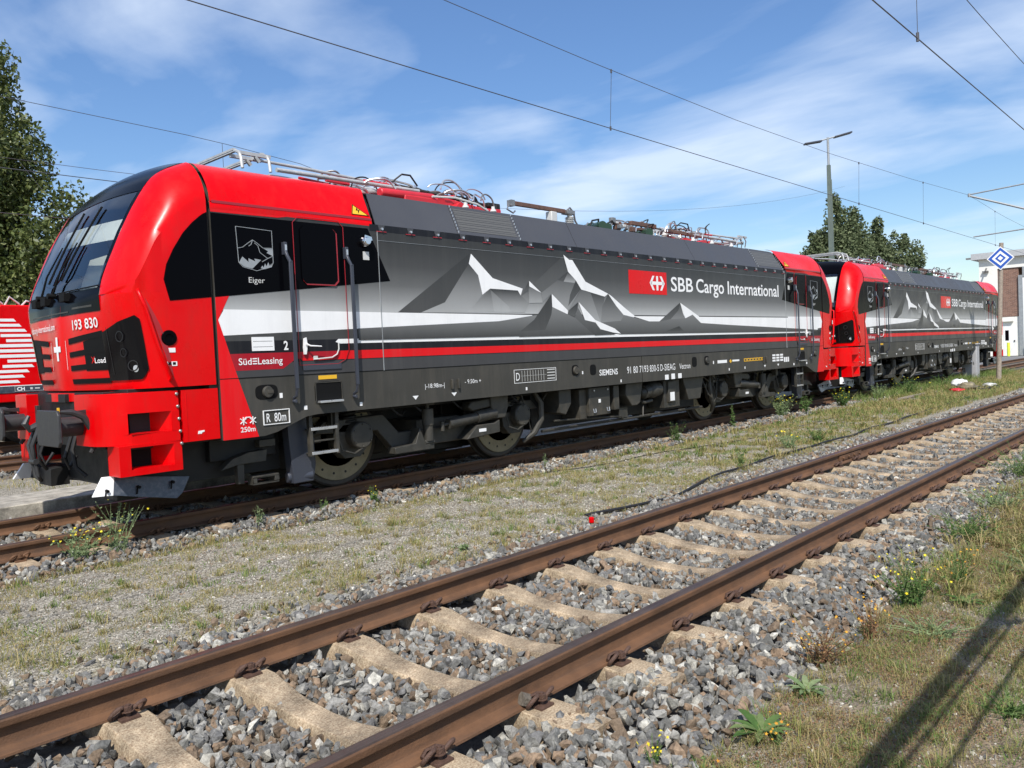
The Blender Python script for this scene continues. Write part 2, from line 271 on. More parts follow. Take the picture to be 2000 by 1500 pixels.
def text(body, h, x, z, y, parent, m='white', width=None, bold=0.0, name='lettering', face='side', align='LEFT', sx=1.0):
    cu = bpy.data.curves.new(name, 'FONT'); cu.body = body; cu.size = 1.0; cu.offset = bold; cu.align_x = align; cu.extrude = 0.0; cu.resolution_u = 3
    t_ = bpy.data.objects.new('tmp', cu); COL.objects.link(t_); dg = bpy.context.evaluated_depsgraph_get()
    me = bpy.data.meshes.new_from_object(t_.evaluated_get(dg)); bpy.data.objects.remove(t_); me.name = name
    n = len(me.vertices); co = np.zeros(n*3); me.vertices.foreach_get('co', co); co = co.reshape(-1, 3)
    s = h/0.73; co[:, :2] *= s
    if width: 
        x0, x1 = co[:, 0].min(), co[:, 0].max(); co[:, 0] = (co[:, 0]-x0)*width/(x1-x0)
    elif sx != 1: co[:, 0] *= sx
    q = np.zeros_like(co)
    if face == 'side': q[:, 0] = co[:, 0]+x; q[:, 1] = y; q[:, 2] = co[:, 1]+z
    else: q[:, 1] = y-co[:, 0]; q[:, 0] = x; q[:, 2] = co[:, 1]+z
    me.vertices.foreach_set('co', q.ravel()); me.materials.clear(); me.materials.append(M[m]); me.update()
    o = bpy.data.objects.new(name, me); COL.objects.link(o); o.parent = parent; return o
def scatter_mesh(name, protos, pos, scl, rot, m, fmat=None):
    """many small pieces in one mesh. protos: list of (verts Nx3, tris Kx3)"""
    V = []; F = []; o = 0; pick = RNG.integers(0, len(protos), len(pos))
    for k, (pv, pf) in enumerate(protos):
        idx = np.where(pick == k)[0]
        if not len(idx): continue
        v = pv[None]*scl[idx][:, None, :]; a, b, c = rot[idx].T
        ca, sa, cb_, sb, cc, sc = np.cos(a), np.sin(a), np.cos(b), np.sin(b), np.cos(c), np.sin(c)
        x, y, z = v[..., 0], v[..., 1], v[..., 2]
        y, z = y*ca[:, None]-z*sa[:, None], y*sa[:, None]+z*ca[:, None]
        x, z = x*cb_[:, None]+z*sb[:, None], -x*sb[:, None]+z*cb_[:, None]
        x, y = x*cc[:, None]-y*sc[:, None], x*sc[:, None]+y*cc[:, None]
        v = np.stack([x, y, z], -1)+pos[idx][:, None, :]
        V.append(v.reshape(-1, 3)); F.append((pf[None]+(np.arange(len(idx))*len(pv))[:, None, None]+o).reshape(-1, 3)); o += len(idx)*len(pv)
    V = np.concatenate(V); F = np.concatenate(F); return np_mesh(name, V, F, m)
def np_mesh(name, V, F, m, parent=None):
    me = bpy.data.meshes.new(name); me.vertices.add(len(V)); me.vertices.foreach_set('co', V.astype(np.float32).ravel())
    k = F.shape[1]; me.loops.add(len(F)*k); me.loops.foreach_set('vertex_index', F.astype(np.int32).ravel())
    me.polygons.add(len(F)); me.polygons.foreach_set('loop_start', np.arange(0, len(F)*k, k, dtype=np.int32)); me.polygons.foreach_set('loop_total', np.full(len(F), k, dtype=np.int32))
    me.materials.append(M[m] if isinstance(m, str) else m); me.update(calc_edges=True); me.shade_flat()
    ob = bpy.data.objects.new(name, me); COL.objects.link(ob)
    if parent: ob.parent = parent
    return ob
# ------------------------------------------------ ground
YF, ZF = -6.057, 0.0655          # near track centre and rail top
def prof(y):
    return interp(y, [(-7.75, -.15), (-7.45, -.20), (-4.75, -.20), (-4.35, -.15), (-1.95, -.16), (-1.6, -.21), (1.6, -.21), (1.9, -.2), (3.2, -.2), (6, -.2), (7, -.24), (15, -.24), (17, -.2)])
def gz(x, y):
    a = 1.0 if (-4.6 < y < -1.7 or y < -7.5) else .5
    return prof(y)+a*(.022*noise.noise(Vector((x*.7, y*.7, 0)))+.010*noise.noise(Vector((x*2.3, y*2.3, 3))))*(1 if abs(x) < 70 and abs(y) < 30 else 0)
xs = [-1500, -400, -120, -40, -15, -8]+[x*.25 for x in range(-24, 81)]+[20+x*1.0 for x in range(1, 60)]+[90, 130, 300, 800, 1500]
ys = [-1500, -400, -100, -40, -20, -14]+[-12+.5*i for i in range(6)]+[-9+.15*i for i in range(90)]+[4.6, 5, 6, 7, 9, 12, 15, 17, 25, 50, 120, 400, 1500]
rows = [[(x, y, gz(x, y)) for y in ys] for x in xs]
g = MB(); g.grid(rows); go = g.build('ground', ['ground', 'bed', 'verge'], recalc=False, ang=180)
mi = []
for p in go.data.polygons:
    y = p.center.y; x = p.center.x
    mi.append(1 if ((-7.6 < y < -4.5) or (-1.72 < y < 1.75) or (6.9 < y < 15.2)) and -60 < x < 130 else (2 if y <= -7.6 and y > -40 else 0))
go.data.polygons.foreach_set('material_index', mi); tag(go, kind='structure')
pv = MB(); pv.box(40, 64.9, 1.75, 4.4, -.3, -.135); pv.box(40, 64.9, -3.9, -1.8, -.3, -.13); tag(pv.build('yard_paving', 'paving'), kind='structure')
kb = empty('concrete_kerb', (-12, 2.3, -.2), 'pale concrete cable trough running behind the red engine nose', 'kerb')
for i in range(10):
    b = MB(); b.box(i*2.0, i*2.0+1.985, -.54, .55, -.05, .2); b.build('slab', 'kerb', kb, bevel=.012)
# ------------------------------------------------ rails
def rail_profile(zt):
    r = [(.0, 0), (.022, -.001), (.031, -.006), (.0355, -.014), (.036, -.036), (.035, -.040), (.012, -.046), (.0085, -.056), (.0085, -.118), (.014, -.132), (.040, -.141), (.072, -.149), (.074, -.160)]
    return [(a, zt+b) for a, b in r]+[(-a, zt+b) for a, b in r[::-1]][:-1]
def rail(y, zt, x0, x1, label, group):
    pr = rail_profile(zt); b = MB(); segs = [x0+(x1-x0)*i/24 for i in range(25)]
    n = len(pr); vs = []; fs = []
    for k, x in enumerate(segs):
        vs += [(x, y+a, z) for a, z in pr]
    for k in range(len(segs)-1):
        for i in range(n): fs.append((k*n+i, k*n+(i+1) % n, (k+1)*n+(i+1) % n, (k+1)*n+i))
    b.add(vs, fs); b.add([(x0, y+a, z) for a, z in pr], [tuple(range(n))]); b.add([(x1, y+a, z) for a, z in pr], [tuple(range(n))])
    o = b.build('rail', ['rust', 'railtop'], ang=24)
    for p in o.data.polygons:
        if p.normal.z > .55 and p.center.z > zt-.02: p.material_index = 1
    return tag(o, label, 'rail', group)
GY = .7535
rA = rail(YF+GY, ZF, -9, 66, 'rusty rail of the near track, the one farther from the camera', 'rails of the near track')
rB = rail(YF-GY, ZF, -9, 66, 'rusty rail of the near track, the one closest to the camera', 'rails of the near track')
rail(-GY, 0, -14, 66, 'near rail under the red and grey locomotives, sunlit at its left end', 'rails under the locomotives')
rail(GY, 0, -14, 66, 'far rail under the red and grey locomotives, beside the concrete kerb', 'rails under the locomotives')
for i, (y, l) in enumerate(((7.95, 'nearest of the rusty rails behind the kerb at the far left'), (9.45, 'second of the rusty rails behind the kerb at the far left'), (12.35, 'third of the rusty rails at the far left, under the background engine'), (13.85, 'farthest of the rusty rails at the far left, under the background engine'))):
    rail(y, -.02, -14, 60, l, 'rails of the sidings at the far left')
# joint on far rail of near track
jb = MB(); jb.prism([(8.2, ZF-.125), (9.0, ZF-.125), (9.0, ZF-.06), (8.2, ZF-.06)], YF+GY-.032, YF+GY-.0095)
for i in range(4): jb.cyl((8.3+i*.2, YF+GY-.03, ZF-.092), (8.3+i*.2, YF+GY-.055, ZF-.092), .016, 6)
jo = jb.build('joint_bar', 'rust', bevel=.003)
jo.parent = rA
# ------------------------------------------------ sleepers with clips
SL = .6484; PH = -1.1203
def sleeper_mesh(zt, dips=True):
    b = MB(); zs = zt-.166; rows = []
    st = [(-1.2, .112, .0, .09), (-1.19, .118, .0, .098), (-.98, .122, .006, .104), (-.56, .120, .004, .102), (-.54, .118, .0, .100), (-.40, .106, -.022, .088), (-.22, .094, -.042, .076), (0, .090, -.048, .072)]
    st = st+[(-y, w_, z, q) for y, w_, z, q in st[::-1][1:]]
    for y, w_, dz, tw in st:
        if not dips: dz *= .2
        a, c = w_, tw; z1 = zs+dz; rows.append([(-a, y, z1-.2), (-a, y, z1-.06), (-c, y, z1-.004), (-c+.006, y, z1), (c-.006, y, z1), (c, y, z1-.004), (a, y, z1-.06), (a, y, z1-.2)])
    b.grid(rows); b.add(rows[0], [tuple(range(8))]); b.add(rows[-1], [tuple(range(8))[::-1]])
    return b
def clip_mesh(zt, yr, side):
    b = MB(); zf = zt-.156; s = side; k = .060
    y0 = yr+s*.112; b.box(-.045, .045, min(yr+s*.074, yr+s*.15), max(yr+s*.074, yr+s*.15), zf-.012, zf+.006)
    for q, rr_, tilt in ((-1, .034, .5), (1, .040, .5)):
        pts = [(q*.050+rr_*math.cos(t_)*.9, y0+s*(-.012+rr_*.55*math.sin(t_)), zf+.030+rr_*.85*math.sin(t_+.5)*.9) for t_ in [math.pi*(-.35+1.65*k/13)*(1 if q > 0 else 1) for k in range(14)]]
        b.tube(pts, .0100, 6); b.tube([pts[-1], (q*.02, y0-s*.02, zf+.03)], .0095, 6)
    b.tube([(-.06, yr+s*.070, zf+.020), (-.03, yr+s*.060, zf+.034), (.03, yr+s*.060, zf+.034), (.06, yr+s*.070, zf+.020)], .0095, 6)
    b.cyl((0, y0, zf-.01), (0, y0, zf+.062), .012, 8); b.cyl((0, y0, zf+.036), (0, y0, zf+.056), .024, 6); b.cyl((0, y0, zf+.03), (0, y0, zf+.035), .03, 10)
    return b
ORD = ['first', 'second', 'third', 'fourth', 'fifth', 'sixth', 'seventh', 'eighth', 'ninth', 'tenth', 'eleventh', 'twelfth']
def shift(o, x, y): o.location = (x, y, 0)
e0 = sleeper_mesh(ZF).build('sleeper', 'sleeper', bevel=0, ang=22)
for yr in (GY, -GY):
    for s in (1, -1): clip_mesh(ZF, yr, s).build('rail_clip', 'clip', e0, ang=60)
first = True
for i in range(-3, 92):
    o = e0 if first else copy_tree(e0); first = False
    o.location = (PH+SL*i, YF, 0); o.rotation_euler = (0, 0, R_(random.uniform(-.5, .5)))
    n = i+1
    if 0 <= n < 12: lb = f'pale concrete sleeper, {ORD[n]} from the bottom left along the near track'
    else: lb = 'pale concrete sleeper in the distant part of the near track' if n > 0 else 'pale concrete sleeper past the bottom left corner'
    tag(o, lb, 'sleeper', 'concrete sleepers of the near track')
e1 = sleeper_mesh(0, False).build('sleeper', 'sleeper', ang=30)
for yr in (GY, -GY):
    for s in (1, -1): clip_mesh(0, yr, s).build('rail_clip', 'rust', e1, ang=60)
for i in range(0, 46):
    o = e1 if i == 0 else copy_tree(e1)
    o.location = (-4.2+.65*i, 0, 0)
    lb = 'concrete sleeper left of the plough, under the track of the red engine' if i < 8 else 'concrete sleeper half buried and shaded under the locomotives'
    tag(o, lb, 'sleeper', 'sleepers of the locomotive track')
# ------------------------------------------------ ballast
def hull_rock(seed, n=13):
    r = random.Random(seed); bm = bmesh.new()
    for _ in range(n):
        v = Vector((r.gauss(0, 1), r.gauss(0, 1), r.gauss(0, 1))).normalized()*r.uniform(.8, 1.15); bm.verts.new(v)
    bmesh.ops.convex_hull(bm, input=bm.verts); bmesh.ops.delete(bm, geom=[v for v in bm.verts if not v.link_faces], context='VERTS')
    bmesh.ops.triangulate(bm, faces=bm.faces); bm.verts.index_update()
    V = np.array([v.co[:] for v in bm.verts]); F = np.array([[v.index for v in f.verts] for f in bm.faces]); bm.free(); return V, F
ROCKS = [hull_rock(i, 10+i % 5) for i in range(14)]
def ballast(zones):
    P = []; S = []
    for x0, x1, y0, y1, sp, z, jit, size in zones:
        n = int((x1-x0)*(y1-y0)/sp**2); x = RNG.uniform(x0, x1, n); y = RNG.uniform(y0, y1, n)
        zz = z+RNG.uniform(-jit, jit, n) if not callable(z) else np.array([z(a, b) for a, b in zip(x, y)])+RNG.uniform(-jit, jit, n)
        P.append(np.stack([x, y, zz], -1)); s = size*RNG.lognormal(0, .26, n); S.append(np.stack([s*RNG.uniform(.8, 1.35, n), s*RNG.uniform(.7, 1.1, n), s*RNG.uniform(.5, .85, n)], -1))
    P = np.concatenate(P); S = np.concatenate(S)
    # keep stones out of sleepers and rails
    def ok(yc, ph, sl, half):
        dyy = np.abs(P[:, 1]-yc); fx = (P[:, 0]-ph)/sl; d = np.abs(fx-np.round(fx))*sl
        return ~((dyy < half) & (d < .118-.025*(dyy < .35)) & (P[:, 2] > -1))
    k = ok(YF, PH, SL, .97) & ok(0, -4.2, .65, 1.15)
    for yr in (YF+GY, YF-GY, GY, -GY): k &= np.abs(P[:, 1]-yr) > .085
    k |= RNG.random(len(P)) < 0.006
    P, S = P[k], S[k]; return scatter_mesh('ballast', ROCKS, P, S, RNG.uniform(0, 6.28, (len(P), 3)), 'stone')
def bz(x, y):
    d = abs(y-YF)
    z = -.158 if d < .9 else interp(d, [(.9, -.158), (1.02, -.118), (1.3, -.125), (1.5, -.155), (1.75, -.17)])
    if d < .45: z -= .015
    return z+.018*noise.noise(Vector((x*1.3, y*1.3, 5)))
def edge(x, y): return gz(x, y)+.004
bo = ballast([(-3.5, 9, -7.68, -4.52, .042, bz, .012, .029), (-3.5, 9, -7.7, -4.55, .055, bz, .022, .031), (9, 22, -7.5, -4.5, .058, bz, .016, .038), (22, 62, -7.4, -4.5, .10, bz, .02, .06),
    (-3.5, 12, -4.6, -4.25, .07, edge, .012, .024), (-3.5, 8, -7.85, -7.6, .09, edge, .010, .024), (-3.5, 10, -8.6, -7.9, .25, edge, .006, .014),
    (-6, 10, -1.75, -.9, .048, lambda x, y: interp(y, [(-1.75, -.175), (-1.4, -.17), (-.9, -.18)]), .016, .030), (10, 34, -1.75, -.9, .08, lambda x, y: -.17, .02, .042),
    (-6, 3, -.7, .7, .055, lambda x, y: -.19, .015, .032), (3, 14, -.7, .7, .09, lambda x, y: -.19, .015, .036), (-6, 3, .8, 1.7, .06, lambda x, y: -.19, .015, .032),
    (-4, 12, 6.8, 15, .13, lambda x, y: -.22, .015, .045), (-3, 14, -4.3, -1.7, .35, edge, .004, .012)])
tag(bo, kind='stuff')
nst = 52000; gx_ = RNG.uniform(-4, 9, nst); gy_ = RNG.uniform(-4.5, -1.7, nst)
P_ = np.stack([gx_, gy_, np.array([gz(a, c) for a, c in zip(gx_, gy_)])+.001], -1); s_ = .0065*RNG.lognormal(0, .35, nst)*(1+np.maximum(0, gx_)*.05)
nv = 14000; gx2 = RNG.uniform(-1, 6, nv); gy2 = RNG.uniform(-9.1, -7.7, nv); P_ = np.concatenate([P_, np.stack([gx2, gy2, np.array([gz(a, c) for a, c in zip(gx2, gy2)])+.001], -1)]); s_ = np.concatenate([s_, .005*RNG.lognormal(0, .4, nv)])
tag(scatter_mesh('gravel', [hull_rock(90+i, 7) for i in range(5)], P_, np.stack([s_*1.2, s_, s_*.7], -1), RNG.uniform(0, 6.28, (len(P_), 3)), 'gravelm'), kind='stuff')
# small brown stone by the near rail + loose ones
def loose(x, y, z, s, m, name, label):
    v, f = ROCKS[3]; b = MB(); b.add([(a*s*1.2, c*s, d*s*.8) for a, c, d in v], [tuple(q) for q in f]); o = b.build(name, m, smooth=False); o.location = (x, y, z); tag(o, label, 'stone'); return o
loose(.12, -6.87, -.055, .040, M['bed'], 'stone', 'angular grey stone perched on a clip of the closest rail')
loose(-.35, -7.75, -.12, .07, M['kerb'], 'stone', 'pale rounded stone among weeds at the bottom right of the ballast')
# ------------------------------------------------ cables on the ground
cp = [(3.93, -4.32), (4.5, -4.46), (5.18, -4.5), (6.5, -4.34), (8.52, -4.16), (10.5, -4.2), (12.89, -4.15), (16.5, -4.0), (20.73, -3.85), (25, -3.8), (29.38, -3.7), (40, -3.5)]
def smooth_path(p, n=8):
    o = []
    for i in range(len(p)-1):
        a = p[max(i-1, 0)]; b = p[i]; c = p[i+1]; d = p[min(i+2, len(p)-1)]
        for k in range(n):
            t = k/n; o.append(tuple(.5*((2*b[j])+(-a[j]+c[j])*t+(2*a[j]-5*b[j]+4*c[j]-d[j])*t*t+(-a[j]+3*b[j]-3*c[j]+d[j])*t**3) for j in range(len(b))))
    o.append(tuple(p[-1])); return o
b = MB(); b.tube([(x, y+.02*math.sin(x*2.1), gz(x, y)+.035+.012*math.sin(x*3)) for x, y in smooth_path(cp, 10)], .016, 8); tag(b.build('cable', 'cable'), 'thick black cable snaking along the ballast edge beside the near track', 'cable')
cp = [(5.4, -1.9), (6.0, -1.75), (7.15, -2.2), (8.81, -2.25), (11.45, -2.75), (13.96, -2.6), (18, -2.6), (24, -2.7)]
b = MB(); b.tube([(x, y, gz(x, y)+.014) for x, y in smooth_path(cp, 8)], .007, 6); tag(b.build('cable', 'cable'), 'thin dark cable lying across the gravel path', 'cable')
sp = [(25.6+.9*math.cos(t*.42)*(1-t*.012), -3.35+.34*math.sin(t*.42), -.13+.012*(t % 5)) for t in range(46)]
b = MB(); b.tube(sp, .022, 6); tag(b.build('cable_coil', 'cable'), 'coil of black cable lying in the grass by the sign post', 'cable')
mk = empty('red_marker', (3.62, -4.62, -.13), 'small round red marker cap in the ballast at the end of the black cable', 'marker')
b = MB(); b.lathe([(0, .07), (.018, .07), (.027, .062), (.027, .02), (.02, .012)], (0, 0, 0), 'z', 20); b.build('cap', 'red', mk, ang=30)
b = MB(); b.lathe([(.014, -.03), (.014, .03)], (0, 0, 0), 'z', 10); b.build('stem', 'cable', mk)
# ------------------------------------------------ locomotive
LEN = 18.98; YS = -1.500
L = empty('locomotive', (0, 0, 0), 'nearest locomotive, red cab and grey mountain livery, filling the picture', 'locomotive', 'red and grey freight locomotives')
MT=[
(0.05,0.07,[(3.88,2.17),(5.18,2.98),(5.17,2.85),(4.98,2.64),(4.69,2.31),(4.26,2.17)]),
(0.07,0.36,[(5.17,2.85),(5.34,2.7),(5.41,2.43),(5.13,2.18),(4.26,2.17),(4.69,2.31),(4.98,2.64)]),
(0.1,0.38,[(5.57,2.51),(5.09,2.18),(5.63,2.19)]),
(0.22,0.4,[(5.58,2.5),(5.63,2.19),(5.97,2.19),(5.95,2.27)]),
(0.06,0.38,[(5.57,2.51),(6.15,2.51),(6.21,2.44),(6.39,2.33),(6.28,2.19),(5.97,2.19),(5.95,2.27)]),
(0.85,0.85,[(5.22,2.99),(5.63,2.67),(6.26,2.54),(6.21,2.44),(6.15,2.51),(5.57,2.52),(5.41,2.43),(5.34,2.7),(5.17,2.85)]),
(0.06,0.11,[(7.26,3.1),(6.51,2.62),(6.68,2.49),(7.09,2.7),(7.35,2.84)]),
(0.07,0.3,[(7.09,2.7),(7.23,2.68),(7.37,2.83),(7.54,2.71),(7.65,2.57),(7.32,2.23),(7.13,2.32),(6.92,2.48),(6.7,2.35),(6.68,2.49)]),
(0.09,0.32,[(7.35,2.83),(7.54,2.71),(7.51,2.67),(7.23,2.68)]),
(0.05,0.1,[(7.54,2.71),(7.65,2.57),(7.32,2.3),(7.38,2.48)]),
(0.05,0.12,[(6.41,2.66),(6.22,2.44),(6.39,2.52)]),
(0.16,0.34,[(6.41,2.58),(6.67,2.49),(6.7,2.34),(6.39,2.33),(6.39,2.53)]),
(0.85,0.85,[(6.41,2.66),(6.68,2.49),(6.58,2.52),(6.41,2.58)]),
(0.14,0.36,[(7.67,2.57),(7.92,2.52),(8.17,2.04),(8.01,2.07),(7.58,2.37),(7.32,2.23)]),
(0.06,0.3,[(7.92,2.52),(8.3,2.47),(8.21,2.21),(8.16,2.03)]),
(0.85,0.85,[(7.25,3.1),(7.39,3.03),(7.47,3.03),(7.79,2.7),(8.4,2.52),(8.3,2.47),(7.67,2.57),(7.54,2.71),(7.35,2.84)]),
(0.06,0.24,[(8.4,2.51),(8.22,2.31),(8.16,2.02),(8.74,2.07),(8.84,2.17),(8.62,2.33)]),
(0.85,0.85,[(8.4,2.52),(8.48,2.49),(8.85,2.3),(9.17,2.15),(9.13,2.13),(8.84,2.16),(8.62,2.32)]),
(0.85,0.85,[(9.09,2.15),(17.24,2.15),(17.2,1.86),(12.62,1.98),(11.42,2.03),(9.95,2.06),(9.61,2.06)]),
(0.3,0.06,[(8.17,2.04),(8.74,2.07),(8.84,2.17),(9.13,2.13),(9.61,2.06),(9.95,2.06),(10.34,2.1),(10.63,2.28),(10.87,2.12),(11.14,2.19),(11.45,2.03),(12.62,1.99),(17.2,1.86),(17.13,1.82),(14.41,1.83),(8.7,1.84),(8.11,1.93)]),
(0.05,0.1,[(10.69,2.41),(9.95,2.06),(10.34,2.1),(10.63,2.27)]),
(0.07,0.2,[(10.69,2.4),(10.63,2.27),(10.34,2.1),(10.87,2.12),(10.79,2.2)]),
(0.85,0.85,[(10.7,2.41),(11.38,2.16),(11.45,2.03),(11.14,2.19),(10.87,2.12),(10.79,2.21)]),
(0.04,0.06,[(10.63,1.97),(10.16,1.88),(10.79,1.88)]),
(0.28,0.05,[(3.25,1.97),(5.72,2.06),(6.51,2.15),(6.88,2.15),(6.73,1.93),(6.16,1.91),(6.16,1.84),(3.25,1.83)]),
(0.28,0.06,[(6.92,2.28),(7.29,2.17),(7.47,2.12),(7.77,2.06),(8.07,1.87),(8.05,1.84),(6.13,1.83),(6.16,1.91),(6.73,1.93),(6.88,2.15)]),
(0.2,0.05,[(7.57,2.27),(7.73,2.08),(8.01,2.04),(8.14,1.93),(8.57,1.84),(7.99,1.83),(7.83,1.91),(7.47,2.12),(7.55,2.26)]),
(0.05,0.07,[(6.92,2.48),(6.48,2.08),(6.16,1.91),(6.73,1.93),(6.89,2.16),(6.92,2.28)]),
(0.85,0.85,[(6.92,2.48),(7.3,2.23),(7.29,2.17),(6.92,2.28)]),
(0.05,0.1,[(7.57,2.36),(7.32,2.23),(7.29,2.17),(7.47,2.13),(7.55,2.26)]),
(0.85,0.85,[(7.58,2.37),(8.01,2.08),(8.54,1.94),(8.72,1.85),(8.5,1.87),(8.14,1.93),(8.01,2.04),(7.73,2.08)]),
]
XT = [  # front profile: z, x at centre, x at s=1.0, s=1.25, s=1.42, s=1.6
 (1.40, .45, .585, .67, .78, .94), (1.55, .43, .56, .64, .75, .92), (1.90, .42, .52, .59, .71, .88), (2.19, .42, .49, .55, .67, .85), (2.34, .43, .485, .54, .655, .83)]
def nose_pt(s, z, off=0.0):
    sg = 1 if s < 0 else -1; s = abs(s)
    def col(k): return interp(z, [(r[0], r[k]) for r in XT])
    cx = [(0, col(1), 0), (.14, col(1), .14), (.16, col(1)+.010, .16), (.6, lerp(col(1), col(2), .33), .6), (1.06, col(2), 1.06), (1.30, col(3), 1.30), (1.46, col(4), 1.44), (1.62, col(5), 1.5), (2.1, 1.42, 1.5)]
    for (a, xa, ya), (b_, xb, yb) in zip(cx, cx[1:]):
        if s <= b_ or b_ == 2.1:
            t = (s-a)/(b_-a); x = lerp(xa, xb, t); y = lerp(ya, yb, t); tx, ty = xb-xa, yb-ya; l_ = math.hypot(tx, ty); nx, ny = -ty/l_, tx/l_
            return (x+nx*off, sg*(y+ny*off), z)
def patch(b, s0, s1, z0f, z1f, off, ns=10, nz=4, mi=0):
    """curved panel lying on the nose; z0f/z1f give lower/upper edge at each s"""
    rows = []
    for i in range(nz+1):
        rows.append([nose_pt(lerp(s0, s1, j/ns), lerp(z0f(j/ns), z1f(j/ns), i/nz), off) for j in range(ns+1)])
    b.grid(rows, mi)
EE = [(.485, -1.06, 2.34), (.525, -1.06, 2.52), (.655, -1.06, 2.83), (.755, -1.06, 3.05), (.875, -1.06, 3.28), (1.035, -1.06, 3.53), (1.19, -1.055, 3.66), (1.42, -1.04, 3.77)]
CC = [(.51, -1.16, 2.34), (.65, -1.44, 2.42), (.78, -1.49, 2.66), (.88, -1.498, 2.86), (.98, -1.5, 2.98), (1.12, -1.5, 3.14), (1.27, -1.5, 3.25), (1.42, -1.5, 3.30)]
def cr(P, t):      # catmull-rom through P, t in 0..len-1
    i = min(int(t), len(P)-2); f = t-i; a, b, c, d = P[max(i-1, 0)], P[i], P[i+1], P[min(i+2, len(P)-1)]
    return tuple(.5*((2*b[j])+(-a[j]+c[j])*f+(2*a[j]-5*b[j]+4*c[j]-d[j])*f*f+(-a[j]+3*b[j]-3*c[j]+d[j])*f**3) for j in range(3))
def ws_pt(z, v, off=0.0):   # windscreen/roof surface; v in -1..1
    x = interp(z, [(2.19, .485), (2.34, .485), (2.52, .525), (2.83, .655), (3.05, .755), (3.28, .875), (3.45, .98), (3.53, 1.035), (3.62, 1.135), (3.66, 1.19), (3.72, 1.29), (3.77, 1.42)])
    h = interp(z, [(2.19, 1.06), (3.53, 1.06), (3.66, 1.055), (3.77, 1.04)])
    q = 1-v*v; k = interp(z, [(2.19, .03), (2.5, .045), (3.3, .05), (3.77, .0)]); kz = interp(z, [(3.2, 0), (3.77, .09)])
    return (x-k*q-off*.8, h*v, z+kz*q+off*.4)
def cab(tr, parent, number):
    """one driver's cab; tr mirrors x for the far end"""
    b = MB()
    ss = [0, .14, .16, .4, .6, .8, 1.0, 1.06, 1.18, 1.30, 1.38, 1.46, 1.54, 1.62, 1.75, 1.95, 2.1]; S = [-s for s in ss[::-1]][:-1]+ss
    zs = [1.40, 1.43, 1.5, 1.6, 1.75, 1.9, 2.05, 2.19, 2.34]
    b.grid([[nose_pt(s, z) for s in S] for z in zs])
    b.grid([[(lerp(x, x+.06, 1), y*.97, 1.40) for x, y, z in [nose_pt(s, 1.40) for s in S]], [nose_pt(s, 1.40) for s in S]])
    for sg in (1, -1):
        N_ = 24; rows = []
        for i in range(N_+1):
            t = i/N_*7; e = cr(EE, t); c = cr(CC, t); am = interp(t, [(0, .01), (1, .03), (2, .045), (4, .065), (5, .08), (6, .095), (7, .115)])
            d = Vector((-(1-t/7)*.8, -.7, .15+.85*t/7)).normalized(); r_ = []
            for j in range(11):
                q = j/10; p = Vector(e).lerp(Vector(c), q)+d*am*(1-(2*q-1)**2)**.8; r_.append((p.x, p.y*sg, p.z))
            rows.append(r_)
        b.grid(rows)
        lo = []; hi = []
        for i in range(N_+1):
            c = cr(CC, i/N_*7)
            x = c[0]; yb = interp(x, [(.485, -1.06), (.54, -1.30), (.655, -1.44), (.83, -1.5), (1.42, -1.5)])
            lo.append((x, yb*sg, 2.34)); hi.append((c[0], c[1]*sg, c[2]))
        b.grid([lo, [(lerp(a[0], c[0], .5), lerp(a[1], c[1], .5), lerp(a[2], c[2], .5)) for a, c in zip(lo, hi)], hi])
    nose = b.build('cab_front', 'red', parent, ang=28, mirror=tr)
    # black panel under the glass, glass, roof fairing
    V = [i/12-1 for i in range(25)]
    b = MB(); b.grid([[nose_pt(-v*1.058, z, .006) for v in V] for z in (2.19, 2.24, 2.29, 2.345)]+[[ws_pt(z, v, .006) for v in V] for z in (2.37, 2.42)]); b.build('lower_black_panel', 'black', parent, ang=60, mirror=tr)
    b = MB(); b.grid([[ws_pt(z, v*.97, .0) for v in V] for z in [2.41+.1035*i for i in range(11)]]); b.build('windscreen', 'glass', parent, ang=80, mirror=tr)
    b = MB(); b.grid([[ws_pt(z, v, .006) for v in V] for z in (3.42, 3.5, 3.56, 3.61, 3.66, 3.70, 3.74, 3.77)]); b.grid([[(x+.0, y, z) for x, y, z in [ws_pt(3.77, v, .006) for v in V]], [(2.05, y*1.0, z+.01) for x, y, z in [ws_pt(3.77, v, .006) for v in V]]])
    for sg in (-1, 1): b.grid([[ws_pt(z, sg*.93, .003) for z in (2.41, 2.7, 3.0, 3.3, 3.43)], [ws_pt(z, sg*1.0, .003) for z in (2.41, 2.7, 3.0, 3.3, 3.43)]])
    b.build('roof_fairing', 'black', parent, ang=50, mirror=tr)
    b = MB()      # interior
    b.box(1.72, 1.76, -1.15, 1.15, 1.6, 3.62, 0); b.box(1.72, 1.76, -1.35, 1.35, 1.6, 3.2, 0); b.box(.75, 1.75, -1.3, 1.3, 1.6, 1.65, 1); b.prism([(.62, 1.7), (.62, 2.32), (.95, 2.46), (1.15, 2.3), (1.15, 1.7)], -.95, .95, 'y', 1)
    b.box(1.2, 1.75, -1.36, -1.34, 2.3, 3.2, 1); b.box(1.5, 1.74, .3, .9, 1.7, 3.4, 1)
    b.prism([(1.25, 1.9), (1.28, 2.75), (1.36, 2.75), (1.38, 1.9)], -.62, -.15, 'y', 0); b.box(1.18, 1.5, -.62, -.15, 2.0, 2.12, 1); b.box(1.0, 1.1, -.78, -.30, 2.44, 2.64, 0); b.prism([(.95, 2.42), (1.25, 2.42), (1.30, 3.0), (1.15, 2.95)], .35, .95, 'y', 0); b.box(1.27, 1.34, -.5, -.27, 2.75, 2.95, 0)
    b.build('cab_interior', ['offwhite', 'blackm'], parent, mirror=tr, ang=30)
